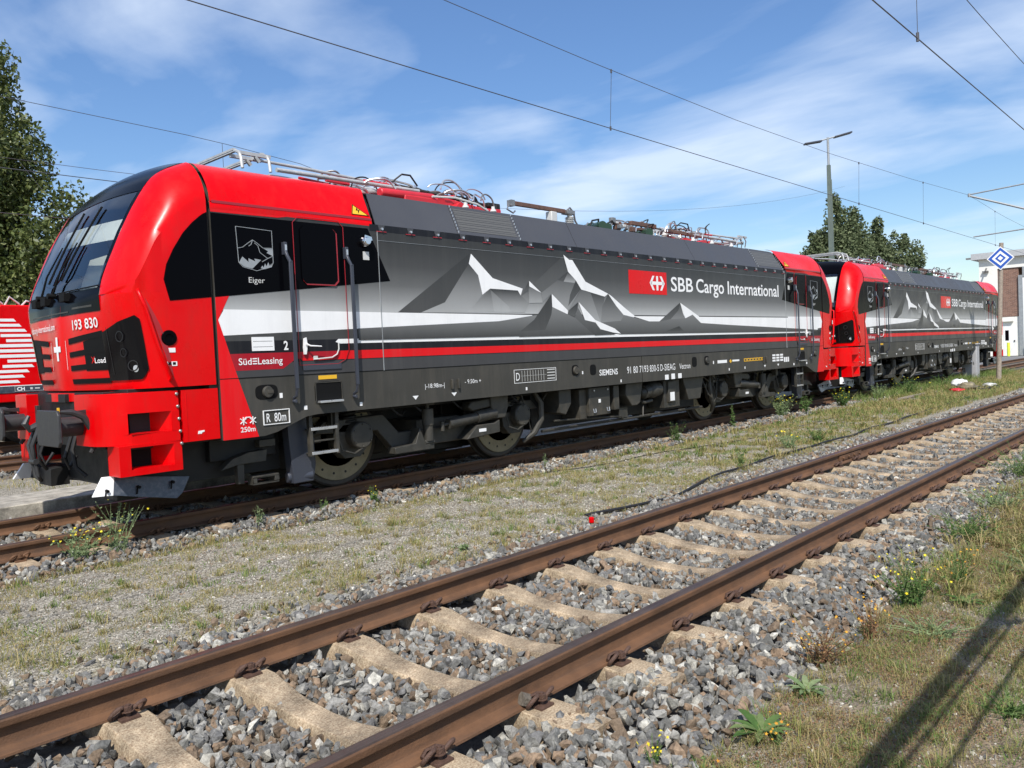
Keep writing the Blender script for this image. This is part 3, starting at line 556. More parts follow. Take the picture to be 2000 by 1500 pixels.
    b = MB(); zz = [2.98, 3.08, 3.2]; b.grid([[(lambda p: (p[0]+.07, p[1], p[2]-.0))(ws_pt(z+.05*v, v*.92)) for v in V] for z in zz]); b.build('sun_blind', 'white', parent, ang=60, mirror=tr)
    # wipers and base gear
    for y0, y1 in ((.05, -.35), (.40, .12)):
        b = MB(); p0 = ws_pt(2.40, y0/1.0, .05); p1 = ws_pt(2.95, lerp(y0, y1, .6), .06); b.tube([p0, ws_pt(2.62, lerp(y0, y1, .3), .075), p1], [.013, .010, .007], 6)
        b.tube([ws_pt(z, lerp(y0, y1, .6)+(z-2.95)*.32*(-1 if y1 < -.3 else -.6), .028) for z in (2.56, 2.75, 2.95, 3.15, 3.33)], .011, 6); b.tube([(p0[0]+.03, p0[1], p0[2]), (p0[0]-.05, p0[1], p0[2])], .03, 10)
        b.build('wiper', 'blackm', parent, mirror=tr, ang=50)
    b = MB()
    for y in (.62, .28, -.3): p = ws_pt(2.40, y, .03); b.box(p[0]-.05, p[0]+.02, y-.07, y+.07, 2.33, 2.42)
    b.tube([ws_pt(2.43, v, .022) for v in [x/8 for x in range(-8, 9)]], .008, 6); b.build('sensor_pods', 'blackm', parent, mirror=tr, bevel=.006)
    b = MB()
    for v0, v1, z0, z1 in ((-.9, -.45, 2.24, 2.26), (-.35, .9, 2.215, 2.23)): b.grid([[nose_pt(-lerp(v0, v1, k/6), z, .009) for k in range(7)] for z in (z0, z1)])
    b.build('panel_trim', 'under', parent, mirror=tr)
    # headlights: recessed dark housing with three lamps, gills and cross
    for sg in (1, -1):
        b = MB(); zl = lambda q: lerp(1.50, 1.56, q); zh = lambda q: lerp(2.00, 2.12, q)
        rows = []
        patch(b, sg*1.03, sg*1.475, lambda q: 1.49+.10*max(0, (q-.8)/.2)**2, lambda q: lerp(1.97, 2.12, min(q/.93, 1)) if q < .93 else lerp(2.12, 2.08, (q-.93)/.07), .014, 14, 6, 0)
        h = b.build('headlight', 'lens', parent, mirror=tr, ang=60)
        b = MB()
        for s_, z_, r_ in ((1.28, 1.92, .055), (1.29, 1.76, .045), (1.35, 1.63, .055)):
            p = nose_pt(sg*s_, z_, .018); q = nose_pt(sg*s_, z_, .022); nrm = (Vector(q)-Vector(p)).normalized()
            t1 = nrm.cross(Vector((0, 0, 1))).normalized(); vs = [tuple(Vector(q)+(t1*math.cos(k*.3927)+Vector((0, 0, 1))*math.sin(k*.3927))*r_) for k in range(16)]
            vi = [tuple(Vector(q)+(t1*math.cos(k*.3927)+Vector((0, 0, 1))*math.sin(k*.3927))*r_*.82) for k in range(16)]
            b.add(vs+vi, [(k, (k+1) % 16, 16+(k+1) % 16, 16+k) for k in range(16)])
        for s_ in (1.11,): b.grid([[nose_pt(sg*s_, z, .02) for z in (1.55, 1.7, 1.9, 2.02)], [nose_pt(sg*(s_+.006), z, .02) for z in (1.55, 1.7, 1.9, 2.02)]])
        b.build('lamp_ring', 'dark', h, mirror=tr)
        b = MB(); p = Vector(nose_pt(sg*1.37, 1.60, .02)); t1 = (Vector(nose_pt(sg*1.38, 1.60, .02))-p).normalized(); vs = [tuple(p+(t1*math.cos(k*.5236)*.028+Vector((0, 0, 1))*math.sin(k*.5236)*.035)) for k in range(12)]; b.add(vs, [tuple(range(12))]); b.build('lamp_reflector', 'silver', h, mirror=tr, smooth=False)
        b = MB()
        for zc, hh in ((1.915, .03), (1.775, .028), (1.635, .028), (1.495, .026)):
            patch(b, sg*.30, sg*1.03, lambda q: zc-hh+.05*q*(zc-1.49)/.42, lambda q: zc+hh+.05*q*(zc-1.49)/.42, .008, 8, 1)
        patch(b, sg*.64, sg*1.03, lambda q: 1.60, lambda q: 1.90+.06*q, .006, 8, 2)
        b.build('front_grille', 'blackm', parent, mirror=tr)
        b = MB()
        patch(b, sg*.215, sg*.222, lambda q: 1.62, lambda q: 1.93, .006, 1, 2); b.build('trim_line', 'white', parent, mirror=tr)
        # corner handrail with recess
        b = MB(); b.tube([nose_pt(sg*1.50, 2.36, .0), nose_pt(sg*1.50, 2.34, .05), nose_pt(sg*1.53, 2.2, .055), nose_pt(sg*1.58, 1.8, .055), nose_pt(sg*1.63, 1.5, .05), nose_pt(sg*1.63, 1.47, .0)], .017, 8); b.build('corner_handrail', 'red', parent, mirror=tr, ang=60)
        b = MB(); rows = [[nose_pt(sg*(1.545+.12*(2.26-z)/.8+d*.5*math.sin(math.pi*min(1, max(0, (2.3-z)/.85)))), z, .0045) for d in (0, .10)] for z in [2.28-.042*k for k in range(20)]]; b.grid(rows); b.build('handrail_recess', 'deepred', parent, mirror=tr)
        b = MB(); c = nose_pt(sg*1.685, 1.89, 0); b.lathe([(.0, -sg*.004), (.035, -sg*.006), (.04, -sg*.012), (.072, -sg*.012), (.078, -sg*.006), (.078, 0)], (c[0], c[1], c[2]), 'y', 24); b.build('side_camera', 'black', parent, mirror=tr, ang=40)
        b = MB(); b.box(.975-.035, .975+.035, sg*-1.501, sg*-1.504, 1.745, 1.79); b.box(.92, 1.02, sg*-1.501, sg*-1.504, 1.61, 1.655); b.build('warning_label', 'white', parent, mirror=tr, recalc=False)
        b = MB(); b.box(.93, .96, sg*-1.502, sg*-1.506, 1.622, 1.648); b.box(.975, 1.005, sg*-1.502, sg*-1.506, 1.622, 1.648); b.build('label_symbol', 'blackm', parent, mirror=tr)
        # black side window
        zt = lambda x: interp(x, [(.93, 2.50), (.97, 2.62), (1.05, 2.78), (1.16, 2.95), (1.26, 3.06), (1.34, 3.13), (1.42, 3.19)])
        pts = [(.985, 2.26), (.935, 2.47)]+[(x, zt(x)) for x in (.97, 1.01, 1.05, 1.1, 1.16, 1.21, 1.26, 1.3, 1.34, 1.38)]+[(1.42, 3.18), (1.42, 2.305)]
        b = MB(); b.prism(pts, sg*-1.4985, sg*-1.504); b.build('side_window', 'black', parent, mirror=tr, smooth=False)
        # white cross (one only)
        # lower front: buffer beam housing, steps, bolts
        b = MB()
        plan = [(.30, .74), (.30, 1.08), (.32, 1.20), (.38, 1.33), (.47, 1.42), (.58, 1.465), (1.02, 1.48), (1.02, .74)]
        b.prism([(x, -y*sg) for x, y in plan], .86, .965, 'z'); b.prism([(x, -y*sg) for x, y in plan], 1.165, 1.365, 'z')
        front = [(.30, .74), (.30, 1.08), (.32, 1.20), (.38, 1.33), (.47, 1.42), (.53, 1.45), (.53, 1.2), (.40, .9), (.40, .74)]
        b.prism([(x, -y*sg) for x, y in front], .965, 1.165, 'z')
        b.prism([(x, -y*sg) for x, y in [(.94, 1.2), (.94, 1.48), (1.02, 1.48), (1.02, 1.2)]], .965, 1.165, 'z')
        b.prism([(x, -y*sg) for x, y in [(.94, 1.475), (.72, 1.2), (.94, 1.2)]], .965, 1.165, 'z')     # slanted red inside
        # lower step box
        b.box(.42, 1.03, -1.2*sg, -1.475*sg, .835, .86); b.box(.42, 1.03, -1.2*sg, -1.475*sg, .565, .625); b.box(.42, .53, -1.2*sg, -1.475*sg, .625, .835); b.box(.95, 1.03, -1.2*sg, -1.475*sg, .625, .835)
        b.prism([(x, -y*sg) for x, y in [(.95, 1.47), (.74, 1.2), (.95, 1.2)]], .625, .835, 'z')
        bb = b.build('step_housing', 'red', parent, mirror=tr, bevel=.008)
        b = MB(); b.box(.50, .94, -1.28*sg, -1.18*sg, .96, 1.17); b.box(.50, .94, -1.28*sg, -1.18*sg, .62, .84); b.build('step_recess', 'blackm', bb, mirror=tr)
        b = MB(); b.box(.55, .93, -1.25*sg, -1.474*sg, .965, .972); b.box(.55, .93, -1.25*sg, -1.47*sg, .625, .632); b.build('tread', 'red', bb, mirror=tr)
        b = MB()
        for k in range(5): b.lathe([(.016, 0), (.016, -.012*sg), (.009, -.018*sg), (.001, -.018*sg)], (1.0+.006*k, -1.481*sg, 1.33-.125*k), 'y', 12)
        b.build('bolts', 'steel', bb, mirror=tr)
        b = MB(); b.box(1.05, 1.44, -1.482*sg, -1.3*sg, .835, 1.362); b.box(1.09, 1.10, -1.483*sg, -1.486*sg, .85, 1.33); sk = b.build('side_skirt', 'red', parent, mirror=tr, bevel=.006)
        b = MB(); b.prism([(1.20, .905), (1.205, .935), (1.27, .94), (1.272, .925), (1.245, .918), (1.24, .905), (1.225, .905), (1.222, .918), (1.215, .905)], -1.4825*sg, -1.4855*sg); b.build('jacking_mark', 'white', sk, mirror=tr, smooth=False)
        # buffer
        b = MB(); yb = -.875*sg
        pl = [(-.31, -.13), (-.27, -.175), (.27, -.175), (.31, -.13), (.31, .13), (.27, .175), (-.27, .175), (-.31, .13)]
        b.prism([(yb+a, 1.06+c) for a, c in pl], 0.0, .032, 'x'); bf = b.build('buffer', 'buf', parent, mirror=tr, bevel=.008)
        b = MB(); b.lathe([(.16, .03), (.095, .10), (.095, .32), (.12, .33), (.12, .42)], (0, yb, 1.06), 'x', 24); b.box(.38, .42, yb-.19, yb+.19, .9, 1.24)
        b.prism([(.06, 1.21), (.33, 1.17), (.40, 1.05), (.42, 1.23)], yb-.15*sg-.02, yb-.15*sg+.0, 'y'); b.build('buffer_shank', 'buf', bf, mirror=tr, bevel=.004)
        b = MB(); b.tube([(.05, yb-.2*sg, 1.22), (.16, yb-.2*sg, 1.21), (.26, yb-.2*sg, 1.16), (.34, yb-.2*sg, 1.02), (.36, yb-.2*sg, .88), (.31, yb-.2*sg, .80)], [.015, .03, .035, .035, .03, .02], 8); b.build('buffer_bracket', 'buf', bf, mirror=tr)
        b = MB(); b.box(.035, .05, yb-.19*sg-.03, yb-.19*sg, 1.16, 1.26); b.box(.02, .05, yb-.19*sg-.06, yb-.19*sg+.0, 1.155, 1.17); b.build('lashing_hook', 'yellow', bf, mirror=tr)
        # rail guard / plough half
        b = MB(); b.prism([(.50, .30), (.50, .50), (.70, .52), (.70, .30)], -.75*sg, -1.15*sg, 'y', 1)
        def plate(V_, mi, d=.03): n_ = len(V_); b.add(V_+[(x+.004, y+d*sg, z) for x, y, z in V_], [tuple(range(n_)), tuple(range(2*n_-1, n_-1, -1))]+[(k, (k+1) % n_, (k+1) % n_+n_, k+n_) for k in range(n_)], mi)
        plate([(.43, -1.255*sg, .375), (.62, -1.27*sg, .335), (1.04, -1.27*sg, .25), (1.11, -1.26*sg, .30), (1.20, -1.24*sg, .455), (.46, -1.225*sg, .56)], 0)
        plate([(.24, -1.235*sg, .385), (.427, -1.257*sg, .375), (.457, -1.227*sg, .56), (.35, -1.20*sg, .56)], 2)
        ph = b.build('snow_plough', ['plow', 'dark', 'white'], parent, mirror=tr, ang=20, bevel=.004)
        b = MB()
        for x, y in ((.37, -1.225), (.66, -1.25), (1.0, -1.25)): b.cyl((x, y*sg-.01*sg, .43), (x+.005, (y-.045)*sg, .425), .016, 8); b.tube([(x, (y-.012)*sg, .44), (x-.02, (y-.03)*sg, .36)], .008, 6)
        b.build('plough_bolts', 'blackm', ph, mirror=tr)
        b = MB(); b.tube([(.38, -.5*sg, .95), (.33, -.52*sg, .8), (.34, -.55*sg, .62), (.42, -.6*sg, .52)], .022, 8); b.tube([(.38, -.38*sg, .95), (.30, -.38*sg, .72), (.34, -.36*sg, .6), (.42, -.34*sg, .72)], .02, 8); b.build('air_hose', 'cable', parent, mirror=tr)
    b = MB(); b.box(.42, .62, -1.15, 1.15, .82, 1.38); b.box(.36, .42, -.30, .30, 1.28, 1.37); b.box(.60, 1.40, -1.3, 1.3, .80, 1.40); b.box(.7, 2.4, -1.0, 1.0, .36, .8); b.build('buffer_beam_and_filler', 'dark', parent, mirror=tr, bevel=.004)  # lowest box: dark underframe filler added for the shade behind the plough
    b = MB(); b.grid([[(nose_pt(s, 1.385)[0]-.10*(1-abs(s)), nose_pt(s, 1.385)[1], z) for s in [k/10 for k in range(-10, 11)]] for z in (1.29, 1.375)]); b.grid([[(nose_pt(s, 1.385)[0]-.10*(1-abs(s)), nose_pt(s, 1.385)[1], 1.375) for s in [k/10 for k in range(-10, 11)]], [(.60, nose_pt(s, 1.385)[1], 1.385) for s in [k/10 for k in range(-10, 11)]]]); b.build('lip', 'red', parent, mirror=tr, ang=30)
    # draw hook
    b = MB(); b.tube([(.45, 0, 1.05), (.20, 0, 1.06), (.10, 0, 1.02), (.06, 0, 1.08), (.10, 0, 1.16)], [.05, .045, .04, .035, .02], 8); dh = b.build('draw_hook', 'buf', parent, mirror=tr)
    b = MB(); b.tube([(.18, -.05, 1.05), (.10, -.06, .85), (.12, -.03, .68), (.12, .03, .68), (.10, .06, .85), (.18, .05, 1.05)], .022, 8); b.tube([(.12, -.05, .68), (.14, -.05, .52), (.18, 0, .47), (.14, .05, .52), (.12, .05, .68)], .02, 8); b.lathe([(.03, -.08), (.03, .08)], (.12, 0, .68), 'y', 10); b.build('screw_coupling', 'buf', dh, mirror=tr)
    b = MB()
    pc = lambda y, z, o=.0035: (nose_pt(0, z)[0]-o, y, z)
    for y0, y1, z0, z1 in ((-.028, .028, 1.72, 1.815), (-.028, .028, 1.875, 1.975), (-.10, .10, 1.815, 1.875)): patch(b, y0, y1, lambda q: z0, lambda q: z1, .007, 4, 3)
    b.build('white_cross', 'white', parent, mirror=tr, smooth=False)
    def onface(o, mirror=tr):
        me = o.data; n = len(me.vertices); co = np.zeros(n*3); me.vertices.foreach_get('co', co); co = co.reshape(-1, 3)
        for i in range(n):
            y, z = co[i, 1], co[i, 2]; s = -y if mirror is None else -y
            p = nose_pt(s, z, .011); co[i] = p if mirror is None else (mirror-p[0], p[1], p[2])
        me.vertices.foreach_set('co', co.ravel()); me.update(); return o
    if number:
        onface(text(number, .105, 0, 2.03, -.44, parent, face='front', width=.54, bold=.012)).name = 'running_number'
        onface(text('sbbcargo-international.com', .075, 0, 2.055, 1.0, parent, face='front', width=.98, bold=.006))
        onface(text('X', .07, 0, 1.675, -.76, parent, m='red', face='front', bold=.004)); onface(text('Load', .055, 0, 1.675, -.82, parent, face='front', width=.19, bold=.012))
cab(None, L, '193 830'); cab(LEN, L, None)
# ---- body shell
def mirx(p): return [(LEN-x, z) for x, z in p]
b = MB(); side = [(1.46, .81), (1.95, .81), (2.10, .84), (2.31, .915), (2.48, .975), (2.62, .99)]
side = side+[(LEN-x, z) for x, z in side[::-1]]+[(LEN-1.46, 3.22), (1.46, 3.22)]
b.prism(side, -1.5, 1.5, 'y'); b.box(1.36, 1.5, -1.46, 1.46, .84, 3.2); b.box(LEN-1.5, LEN-1.36, -1.46, 1.46, .84, 3.2)
b.prism([(-1.46, 3.2), (-1.2, 3.66), (-.8, 3.74), (.8, 3.74), (1.2, 3.66), (1.46, 3.2)], 1.36, 2.0, 'x'); b.prism([(-1.46, 3.2), (-1.2, 3.66), (-.8, 3.74), (.8, 3.74), (1.2, 3.66), (1.46, 3.2)], LEN-2.0, LEN-1.36, 'x')
body = b.build('body', 'char', L, ang=20)
# ---- painted livery (polygons as printed on the side, each a fraction of a millimetre proud)
class LV:
    def __init__(s): s.v = []; s.f = []; s.c = []; s.k = 0
    def poly(s, pts, c0, c1=None, y=None):
        zs_ = [p[1] for p in pts]; z0, z1 = min(zs_), max(zs_); y = s.k*.00022+.0015 if y is None else y; s.k += 1; o = len(s.v)
        for x, z in pts:
            t = (z-z0)/(z1-z0); c = c0 if c1 is None else tuple(lerp(b_, a_, t) for a_, b_ in zip(c0, c1)); s.v.append((x, YS-y, z)); s.c.append((*c, 1))
        s.f.append(tuple(range(o, o+len(pts))))
    def build(s, name, parent, m='livery'):
        me = bpy.data.meshes.new(name); me.from_pydata(s.v, [], s.f); ca = me.color_attributes.new('Col', 'FLOAT_COLOR', 'POINT'); ca.data.foreach_set('color', [q for c in s.c for q in c]); me.materials.append(M[m])
        bm = bmesh.new(); bm.from_mesh(me); bmesh.ops.triangulate(bm, faces=bm.faces, ngon_method='EAR_CLIP')
        for f in bm.faces:
            if f.normal.y > 0: f.normal_flip()
        bm.to_mesh(me); bm.free(); o = bpy.data.objects.new(name, me); COL.objects.link(o); o.parent = parent; return o
G = lambda v: (v*.985, v*1.0, v*.985)
RED = (.66, .006, .010); CH = (.050, .049, .046); WH = (.80, .80, .79); BK = (.010, .010, .013); DR = (.34, .008, .018)
lv = LV()
lv.poly([(3.5, 3.16), (LEN-3.5, 3.16), (LEN-3.5, 3.245), (3.5, 3.245)], BK, y=.0018)
st = [(3.22, .036), (3.0, .042), (2.75, .062), (2.5, .125), (2.32, .26), (2.17, .44)]
for (za, va), (zb, vb) in zip(st, st[1:]): lv.poly([(1.46, zb), (LEN-1.46, zb), (LEN-1.46, za), (1.46, za)], G(va), G(vb), y=.0015)
lv.poly([(1.46, 1.845), (LEN-1.46, 1.845), (LEN-1.46, 2.17), (1.46, 2.17)], G(.055), y=.0015)
lv.poly([(1.46, 1.60), (LEN-1.46, 1.60), (LEN-1.46, 1.845), (1.46, 1.845)], BK, y=.0015)
lv.poly([(1.46, 1.45), (LEN-1.46, 1.45), (LEN-1.46, 1.60), (1.46, 1.60)], (.052, .052, .054), y=.0015)
lv.build('painted_side_panel', L); lv = LV(); lv.k = 2
lv.poly([(2.92, 1.815), (2.98, 1.795), (16.5, 1.795), (16.9, 1.80), (16.3, 1.845), (2.96, 1.848)], WH)
lv.poly([(2.46, 1.61), (16.55, 1.61), (16.9, 1.70), (2.40, 1.71)], RED)
lv.build('stripe', L); lv = LV(); lv.k = 4
for pm in ((lambda p: p), mirx):
    lv = LV(); lv.k = 4
    lv.poly(pm([(1.55, 1.53), (2.21, 1.53), (2.37, 1.63), (2.46, 1.64), (2.94, 1.61), (2.94, 1.71), (1.55, 1.71)]), DR)
    lv.poly(pm([(2.2, 1.87), (1.55, 1.905), (1.53, 1.91), (1.48, 2.07), (1.55, 2.18), (2.2, 2.18), (3.5, 2.175), (3.5, 1.975)]) if pm is mirx else [(1.53, 1.905), (3.26, 1.968), (5.72, 2.05), (6.45, 2.13), (6.45, 2.152), (1.55, 2.18), (1.48, 2.07)], WH)
    lv.build('white_band', L)
lv = LV(); lv.k = 8
for v0, v1, p in MT:
    if v0 > .8: lv.poly(p, WH)
    else: lv.poly(p, G(v0*.7), G(v1*1.0))
lv.build('mountain_graphic', L)
for pm in ((lambda p: p), mirx):
    lv = LV(); lv.k = 10
    lv.poly(pm([(1.46, .81), (1.87, .81), (1.66, 1.47), (1.48, 2.07), (1.62, 2.33), (1.46, 2.31)]), (.70, .004, .008))
    lv.build('red_corner_panel', L, 'livery'); lv = LV(); lv.k = 10
    lv.poly(pm([(1.46, 3.19), (2.24, 3.20), (2.36, 3.22), (1.46, 3.22)]), (.70, .004, .008))
    lv.build('red_top_strip', L, 'livery')
for pm in ((lambda p: p), mirx):
    lv = LV(); lv.k = 14; lv.poly(pm([(1.46, 2.305), (3.78, 2.56), (3.47, 3.185), (2.26, 3.18), (1.46, 3.18)]), BK)
    lv.build('window_band', L, 'black')
# ---- roof hoods: red over the cabs, grey between; a dark gutter with brackets
def hoodsec(t, z0): # t 0..1 from gutter up
    P_ = [(-1.5, z0), (-1.24, 3.69), (-1.19, 3.735), (-1.12, 3.76), (-1.04, 3.77)]; t *= 4; i = min(int(t), 3); return (lerp(P_[i][0], P_[i+1][0], t-i), lerp(P_[i][1], P_[i+1][1], t-i))
for tr in (None, LEN):
    b = MB()
    for sg in (1, -1):
        rows = []
        for k in range(9):
            t = k/8; e = EE[-1]; c = CC[-1]; d = Vector((0, -.7, 1)).normalized(); rr = []
            rows.append([])
            for j in range(11):
                q = j/10; p = Vector(c).lerp(Vector(e), q)+d*.115*(1-(2*q-1)**2)**.8; f_ = hoodsec(q, 3.30)
                xx = lerp(1.46, lerp(3.53, 3.63, min(1, q*3)), t); w_ = min(1, t*1.6); rows[-1].append((xx, lerp(p.y, f_[0], w_)*sg, lerp(p.z, f_[1], w_)))
        b.grid(rows)
        b.grid([[(x, -1.5*sg, z) for x in (1.46, 2.3, 3.54)] for z in (3.22, 3.285)])
        b.grid([[(x, y*sg, z) for x in (1.46, 3.54)] for y, z in ((-1.5, 3.285), (-1.47, 3.30))])
    b.grid([[(x, y, 3.77+.09*(1-(y/1.04)**2)) for y in [-1.04+.208*k for k in range(11)]] for x in (1.46, 2.05)])
    b.build('cab_roof', 'red', L, ang=30, mirror=tr)
    for sg in (1, -1): b = MB(); b.box(1.48, 3.54, -1.503*sg, -1.47*sg, 3.284, 3.312); b.build('drip_groove', 'deepred', L, mirror=tr)
    # warning triangle on the sloping hood
    def hs(x, q, o=.006):
        y, z = hoodsec(q/4, 3.30); return (x, y-o*.81, z+o*.59)
    b = MB(); b.add([hs(3.26, .10), hs(3.53, .10), hs(3.345, .47)], [(0, 1, 2)]); tri = b.build('warning_triangle', 'yellow', L, mirror=tr, smooth=False)
    b = MB()
    P3 = [hs(3.26, .10, .008), hs(3.53, .10, .008), hs(3.345, .47, .008)]; cx = Vector(P3[0])+Vector(P3[1])+Vector(P3[2]); cx /= 3
    inn = [tuple(Vector(p).lerp(cx, .16)) for p in P3]; b.add(P3+inn, [(0, 1, 4, 3), (1, 2, 5, 4), (2, 0, 3, 5)])
    b.add([hs(3.39, .37, .009), hs(3.355, .25, .009), hs(3.385, .26, .009), hs(3.37, .14, .009), hs(3.42, .29, .009), hs(3.39, .27, .009)], [(0, 1, 2, 3, 4, 5)]); b.build('symbol', 'blackm', tri, mirror=tr, smooth=False)
GH = [(-1.5, 3.245), (-1.21, 3.69), (-1.13, 3.70), (-1.13, 3.60)]
segs = [(3.60, 5.0, 'hood'), (5.0, 6.30, 'mesh'), (6.30, 7.62, 'hood'), (7.62, 11.33, 'hood'), (11.33, 14.05, 'hood'), (14.05, 15.35, 'mesh')]
for sg in (1, -1):
    for x0, x1, m in segs:
        sl = .10; b = MB(); c = [(x0+sl*q, y*sg, z) for (y, z), q in zip(GH, (0, 1, 1, 1))]; d = [(x1+sl*q-.012, y*sg, z) for (y, z), q in zip(GH, (0, 1, 1, 1))]
        if x1 == 15.35: d = [(x1+(-.0)*q, y*sg, z) for (y, z), q in zip(GH, (0, 1, 1, 1))]
        b.grid([c, d]); hp = b.build('roof_hood', 'hood', L, smooth=False, thick=.012)
        if m == 'mesh':
            b = MB(); f = lambda x, q, o: (x+sl*q, (lerp(-1.5, -1.21, q)-o*.84)*sg, lerp(3.245, 3.69, q)+o*.55)
            b.add([f(x0+.06, .12, .004), f(x1-.08, .12, .004), f(x1-.08, .9, .004), f(x0+.06, .9, .004)], [(0, 1, 2, 3)]); gr = b.build('grille', 'mesh', hp, smooth=False)
            b = MB()
            for xx in (x0+.012, x1-.03):
                for k in range(9):
                    p = f(xx, .06+.11*k, .008); b.box(p[0]-.006, p[0]+.006, p[1]-.006, p[1]+.006, p[2]-.015, p[2]+.015)
            b.build('grille_bolts', 'silver', hp)
    b = MB(); b.box(3.56, LEN-3.56, -1.494*sg, -1.40*sg, 3.16, 3.245); b.build('gutter', 'blackm', L)
    for k in range(26):
        x = 3.68+.465*k
        if x > LEN-3.6: break
        b = MB(); b.prism([(x-.11, 3.235), (x-.045, 3.235), (x-.03, 3.165), (x-.10, 3.165)], -1.500*sg, -1.506*sg) if False else None
        b.prism([(x-.055, 3.245), (x+.055, 3.245), (x+.03, 3.168), (x-.03, 3.168)], -1.496*sg, -1.508*sg); b.cyl((x, -1.508*sg, 3.195), (x, -1.530*sg, 3.195), .016, 6, 2)
        b.box(x-.075, x+.075, -1.498*sg, -1.512*sg, 3.158, 3.168, 1); b.build('roof_bracket', ['hood', 'deepred', 'silver'], L)
b = MB(); b.box(2.0, LEN-2.0, -1.14, 1.14, 3.3, 3.615); b.build('roof_deck', 'hood', L)
# ---- doors, handles, handrails, steps (near side and far side, both ends)
def door(tr, sg):
    y = lambda o: (YS-(o-.011 if .0155 < o < .05 else o))*sg
    fx = lambda x: x
    root = MB(); P_ = []
    x0, x1, z0, z1, r = 2.42, 3.10, 1.56, 3.235, .07
    pts = [(x0, z0), (x1-.16, z0), (x1-.05, z0+.05), (x1, z0+.16), (x1, z1-r), (x1-r, z1), (x0+r, z1), (x0, z1-r)]
    for i in range(len(pts)): root.tube([(pts[i][0], y(.022), pts[i][1]), (pts[(i+1) % 8][0], y(.022), pts[(i+1) % 8][1])], .0042, 4)
    d = root.build('door', 'deepred', L, mirror=tr)
    wx0, wx1, wz0, wz1 = 2.52, 3.005, 2.47, 3.13
    rr = lambda a, b_, c, d_, r_: [(a+r_, c), (b_-r_, c), (b_, c+r_), (b_, d_-r_), (b_-r_, d_), (a+r_, d_), (a, d_-r_), (a, c+r_)]
    b = MB(); b.prism(rr(wx0, wx1, wz0, wz1, .05), y(.020), y(.028)); w_ = b.build('door_window', 'deepred', d, mirror=tr, smooth=False)
    b = MB(); b.prism(rr(wx0-.012, wx1-.018, wz0+.016, wz1+.012, .05), y(.028), y(.031)); b.build('pane', 'black', w_, mirror=tr, smooth=False)
    b = MB(); b.prism([(2.48, 1.86), (2.51, 1.87), (2.52, 1.78), (2.50, 1.68), (2.475, 1.68), (2.47, 1.76)], y(.02), y(.045)); b.tube([(2.49, y(.05), 1.80), (2.53, y(.07), 1.775), (2.68, y(.07), 1.765)], [.010, .009, .007], 6); b.build('door_handle', 'white', d, mirror=tr)
    b = MB(); b.tube([(2.95, y(.03), 1.80), (2.95, y(.03), 1.73), (2.92, y(.03), 1.67), (2.85, y(.03), 1.635), (2.60, y(.03), 1.62)], .008, 6); b.box(2.60, 2.655, y(.02), y(.03), 1.615, 1.66); b.build('door_seal', 'ins', d, mirror=tr)
    b = MB(); b.prism([(2.46, 1.50), (2.98, 1.50), (2.98, 1.575), (2.46, 1.575)], y(.016), y(.024)); b.build('sill_plate', 'bluegrey', d, mirror=tr)
    for x in (2.31, 3.13):
        b = MB(); yy = .095; b.box(x-.022, x+.022, y(yy), y(yy+.022), 1.30, 2.72)
        b.tube([(x, y(yy+.01), 2.70), (x-.02, y(yy-.02), 2.78), (x-.02, y(.05), 2.83)], .022, 6); b.box(x-.04, x, y(.0), y(.06), 2.79, 2.93)
        b.tube([(x, y(yy+.01), 1.32), (x+.005, y(yy-.02), 1.22), (x+.005, y(.01), 1.19)], .018, 6); b.cyl((x+.005, y(.02), 1.16), (x+.005, y(.06), 1.16), .022, 8)
        h = b.build('door_handrail', 'bluegrey', L, mirror=tr, bevel=.004)
        b = MB(); b.box(x-.032, x-.008, y(.06), y(.064), 2.82, 2.90); b.build('end_cap', 'silver', h, mirror=tr)
    # step recess, its shaded inside painted as a flat black decal, with plate
    b = MB(); b.prism(rr(2.60, 2.98, 1.10, 1.36, .05), y(.002), y(.006)); s = b.build('step_opening_decal', 'blackm', L, mirror=tr, smooth=False)
    b = MB(); b.prism([(2.63, 1.115), (2.95, 1.115), (2.95, 1.14), (2.63, 1.14)], y(.0), y(.07)); b.build('step_plate', 'silver', s, mirror=tr, bevel=.003)
    b = MB(); b.tube([(2.61, y(.008), 1.34), (2.61, y(.008), 1.12)], .007, 4); b.tube([(2.97, y(.008), 1.34), (2.97, y(.008), 1.12)], .007, 4); b.tube([(2.61, y(.008), 1.35), (2.97, y(.008), 1.35)], .007, 4); b.build('opening_rim', 'under', s, mirror=tr)
    b = MB(); b.box(2.66, 2.91, y(.0), y(.005), 1.385, 1.43); b.build('yellow_plate', 'yellow', L, mirror=tr)
    # ladder
    b = MB()
    for x in (2.57, 2.93): b.box(x-.022, x+.022, y(-.13), y(-.07), .50, 1.06)
    for z in (.80, .52): b.box(2.57, 2.93, y(-.20), y(-.07), z, z+.018); b.box(2.57, 2.93, y(-.075), y(-.066), z-.004, z+.03, 1)
    for z in (.80, .52):
        for k in range(9): b.box(2.60+.036*k, 2.612+.036*k, y(-.08), y(-.07), z+.018, z+.04)
    b.box(2.57, 2.93, y(-.12), y(-.10), .66, .68); b.build('access_ladder', ['under', 'silver'], L, mirror=tr, bevel=.003)
    # horn lamp
    b = MB(); b.lathe([(.001, .10), (.04, .10), (.06, .075), (.072, .03), (.072, 0)], (3.40, YS*sg, 3.02), 'y', 24) if sg < 0 else b.lathe([(.001, -.10), (.04, -.10), (.06, -.075), (.072, -.03), (.072, 0)], (3.40, YS, 3.02), 'y', 24)
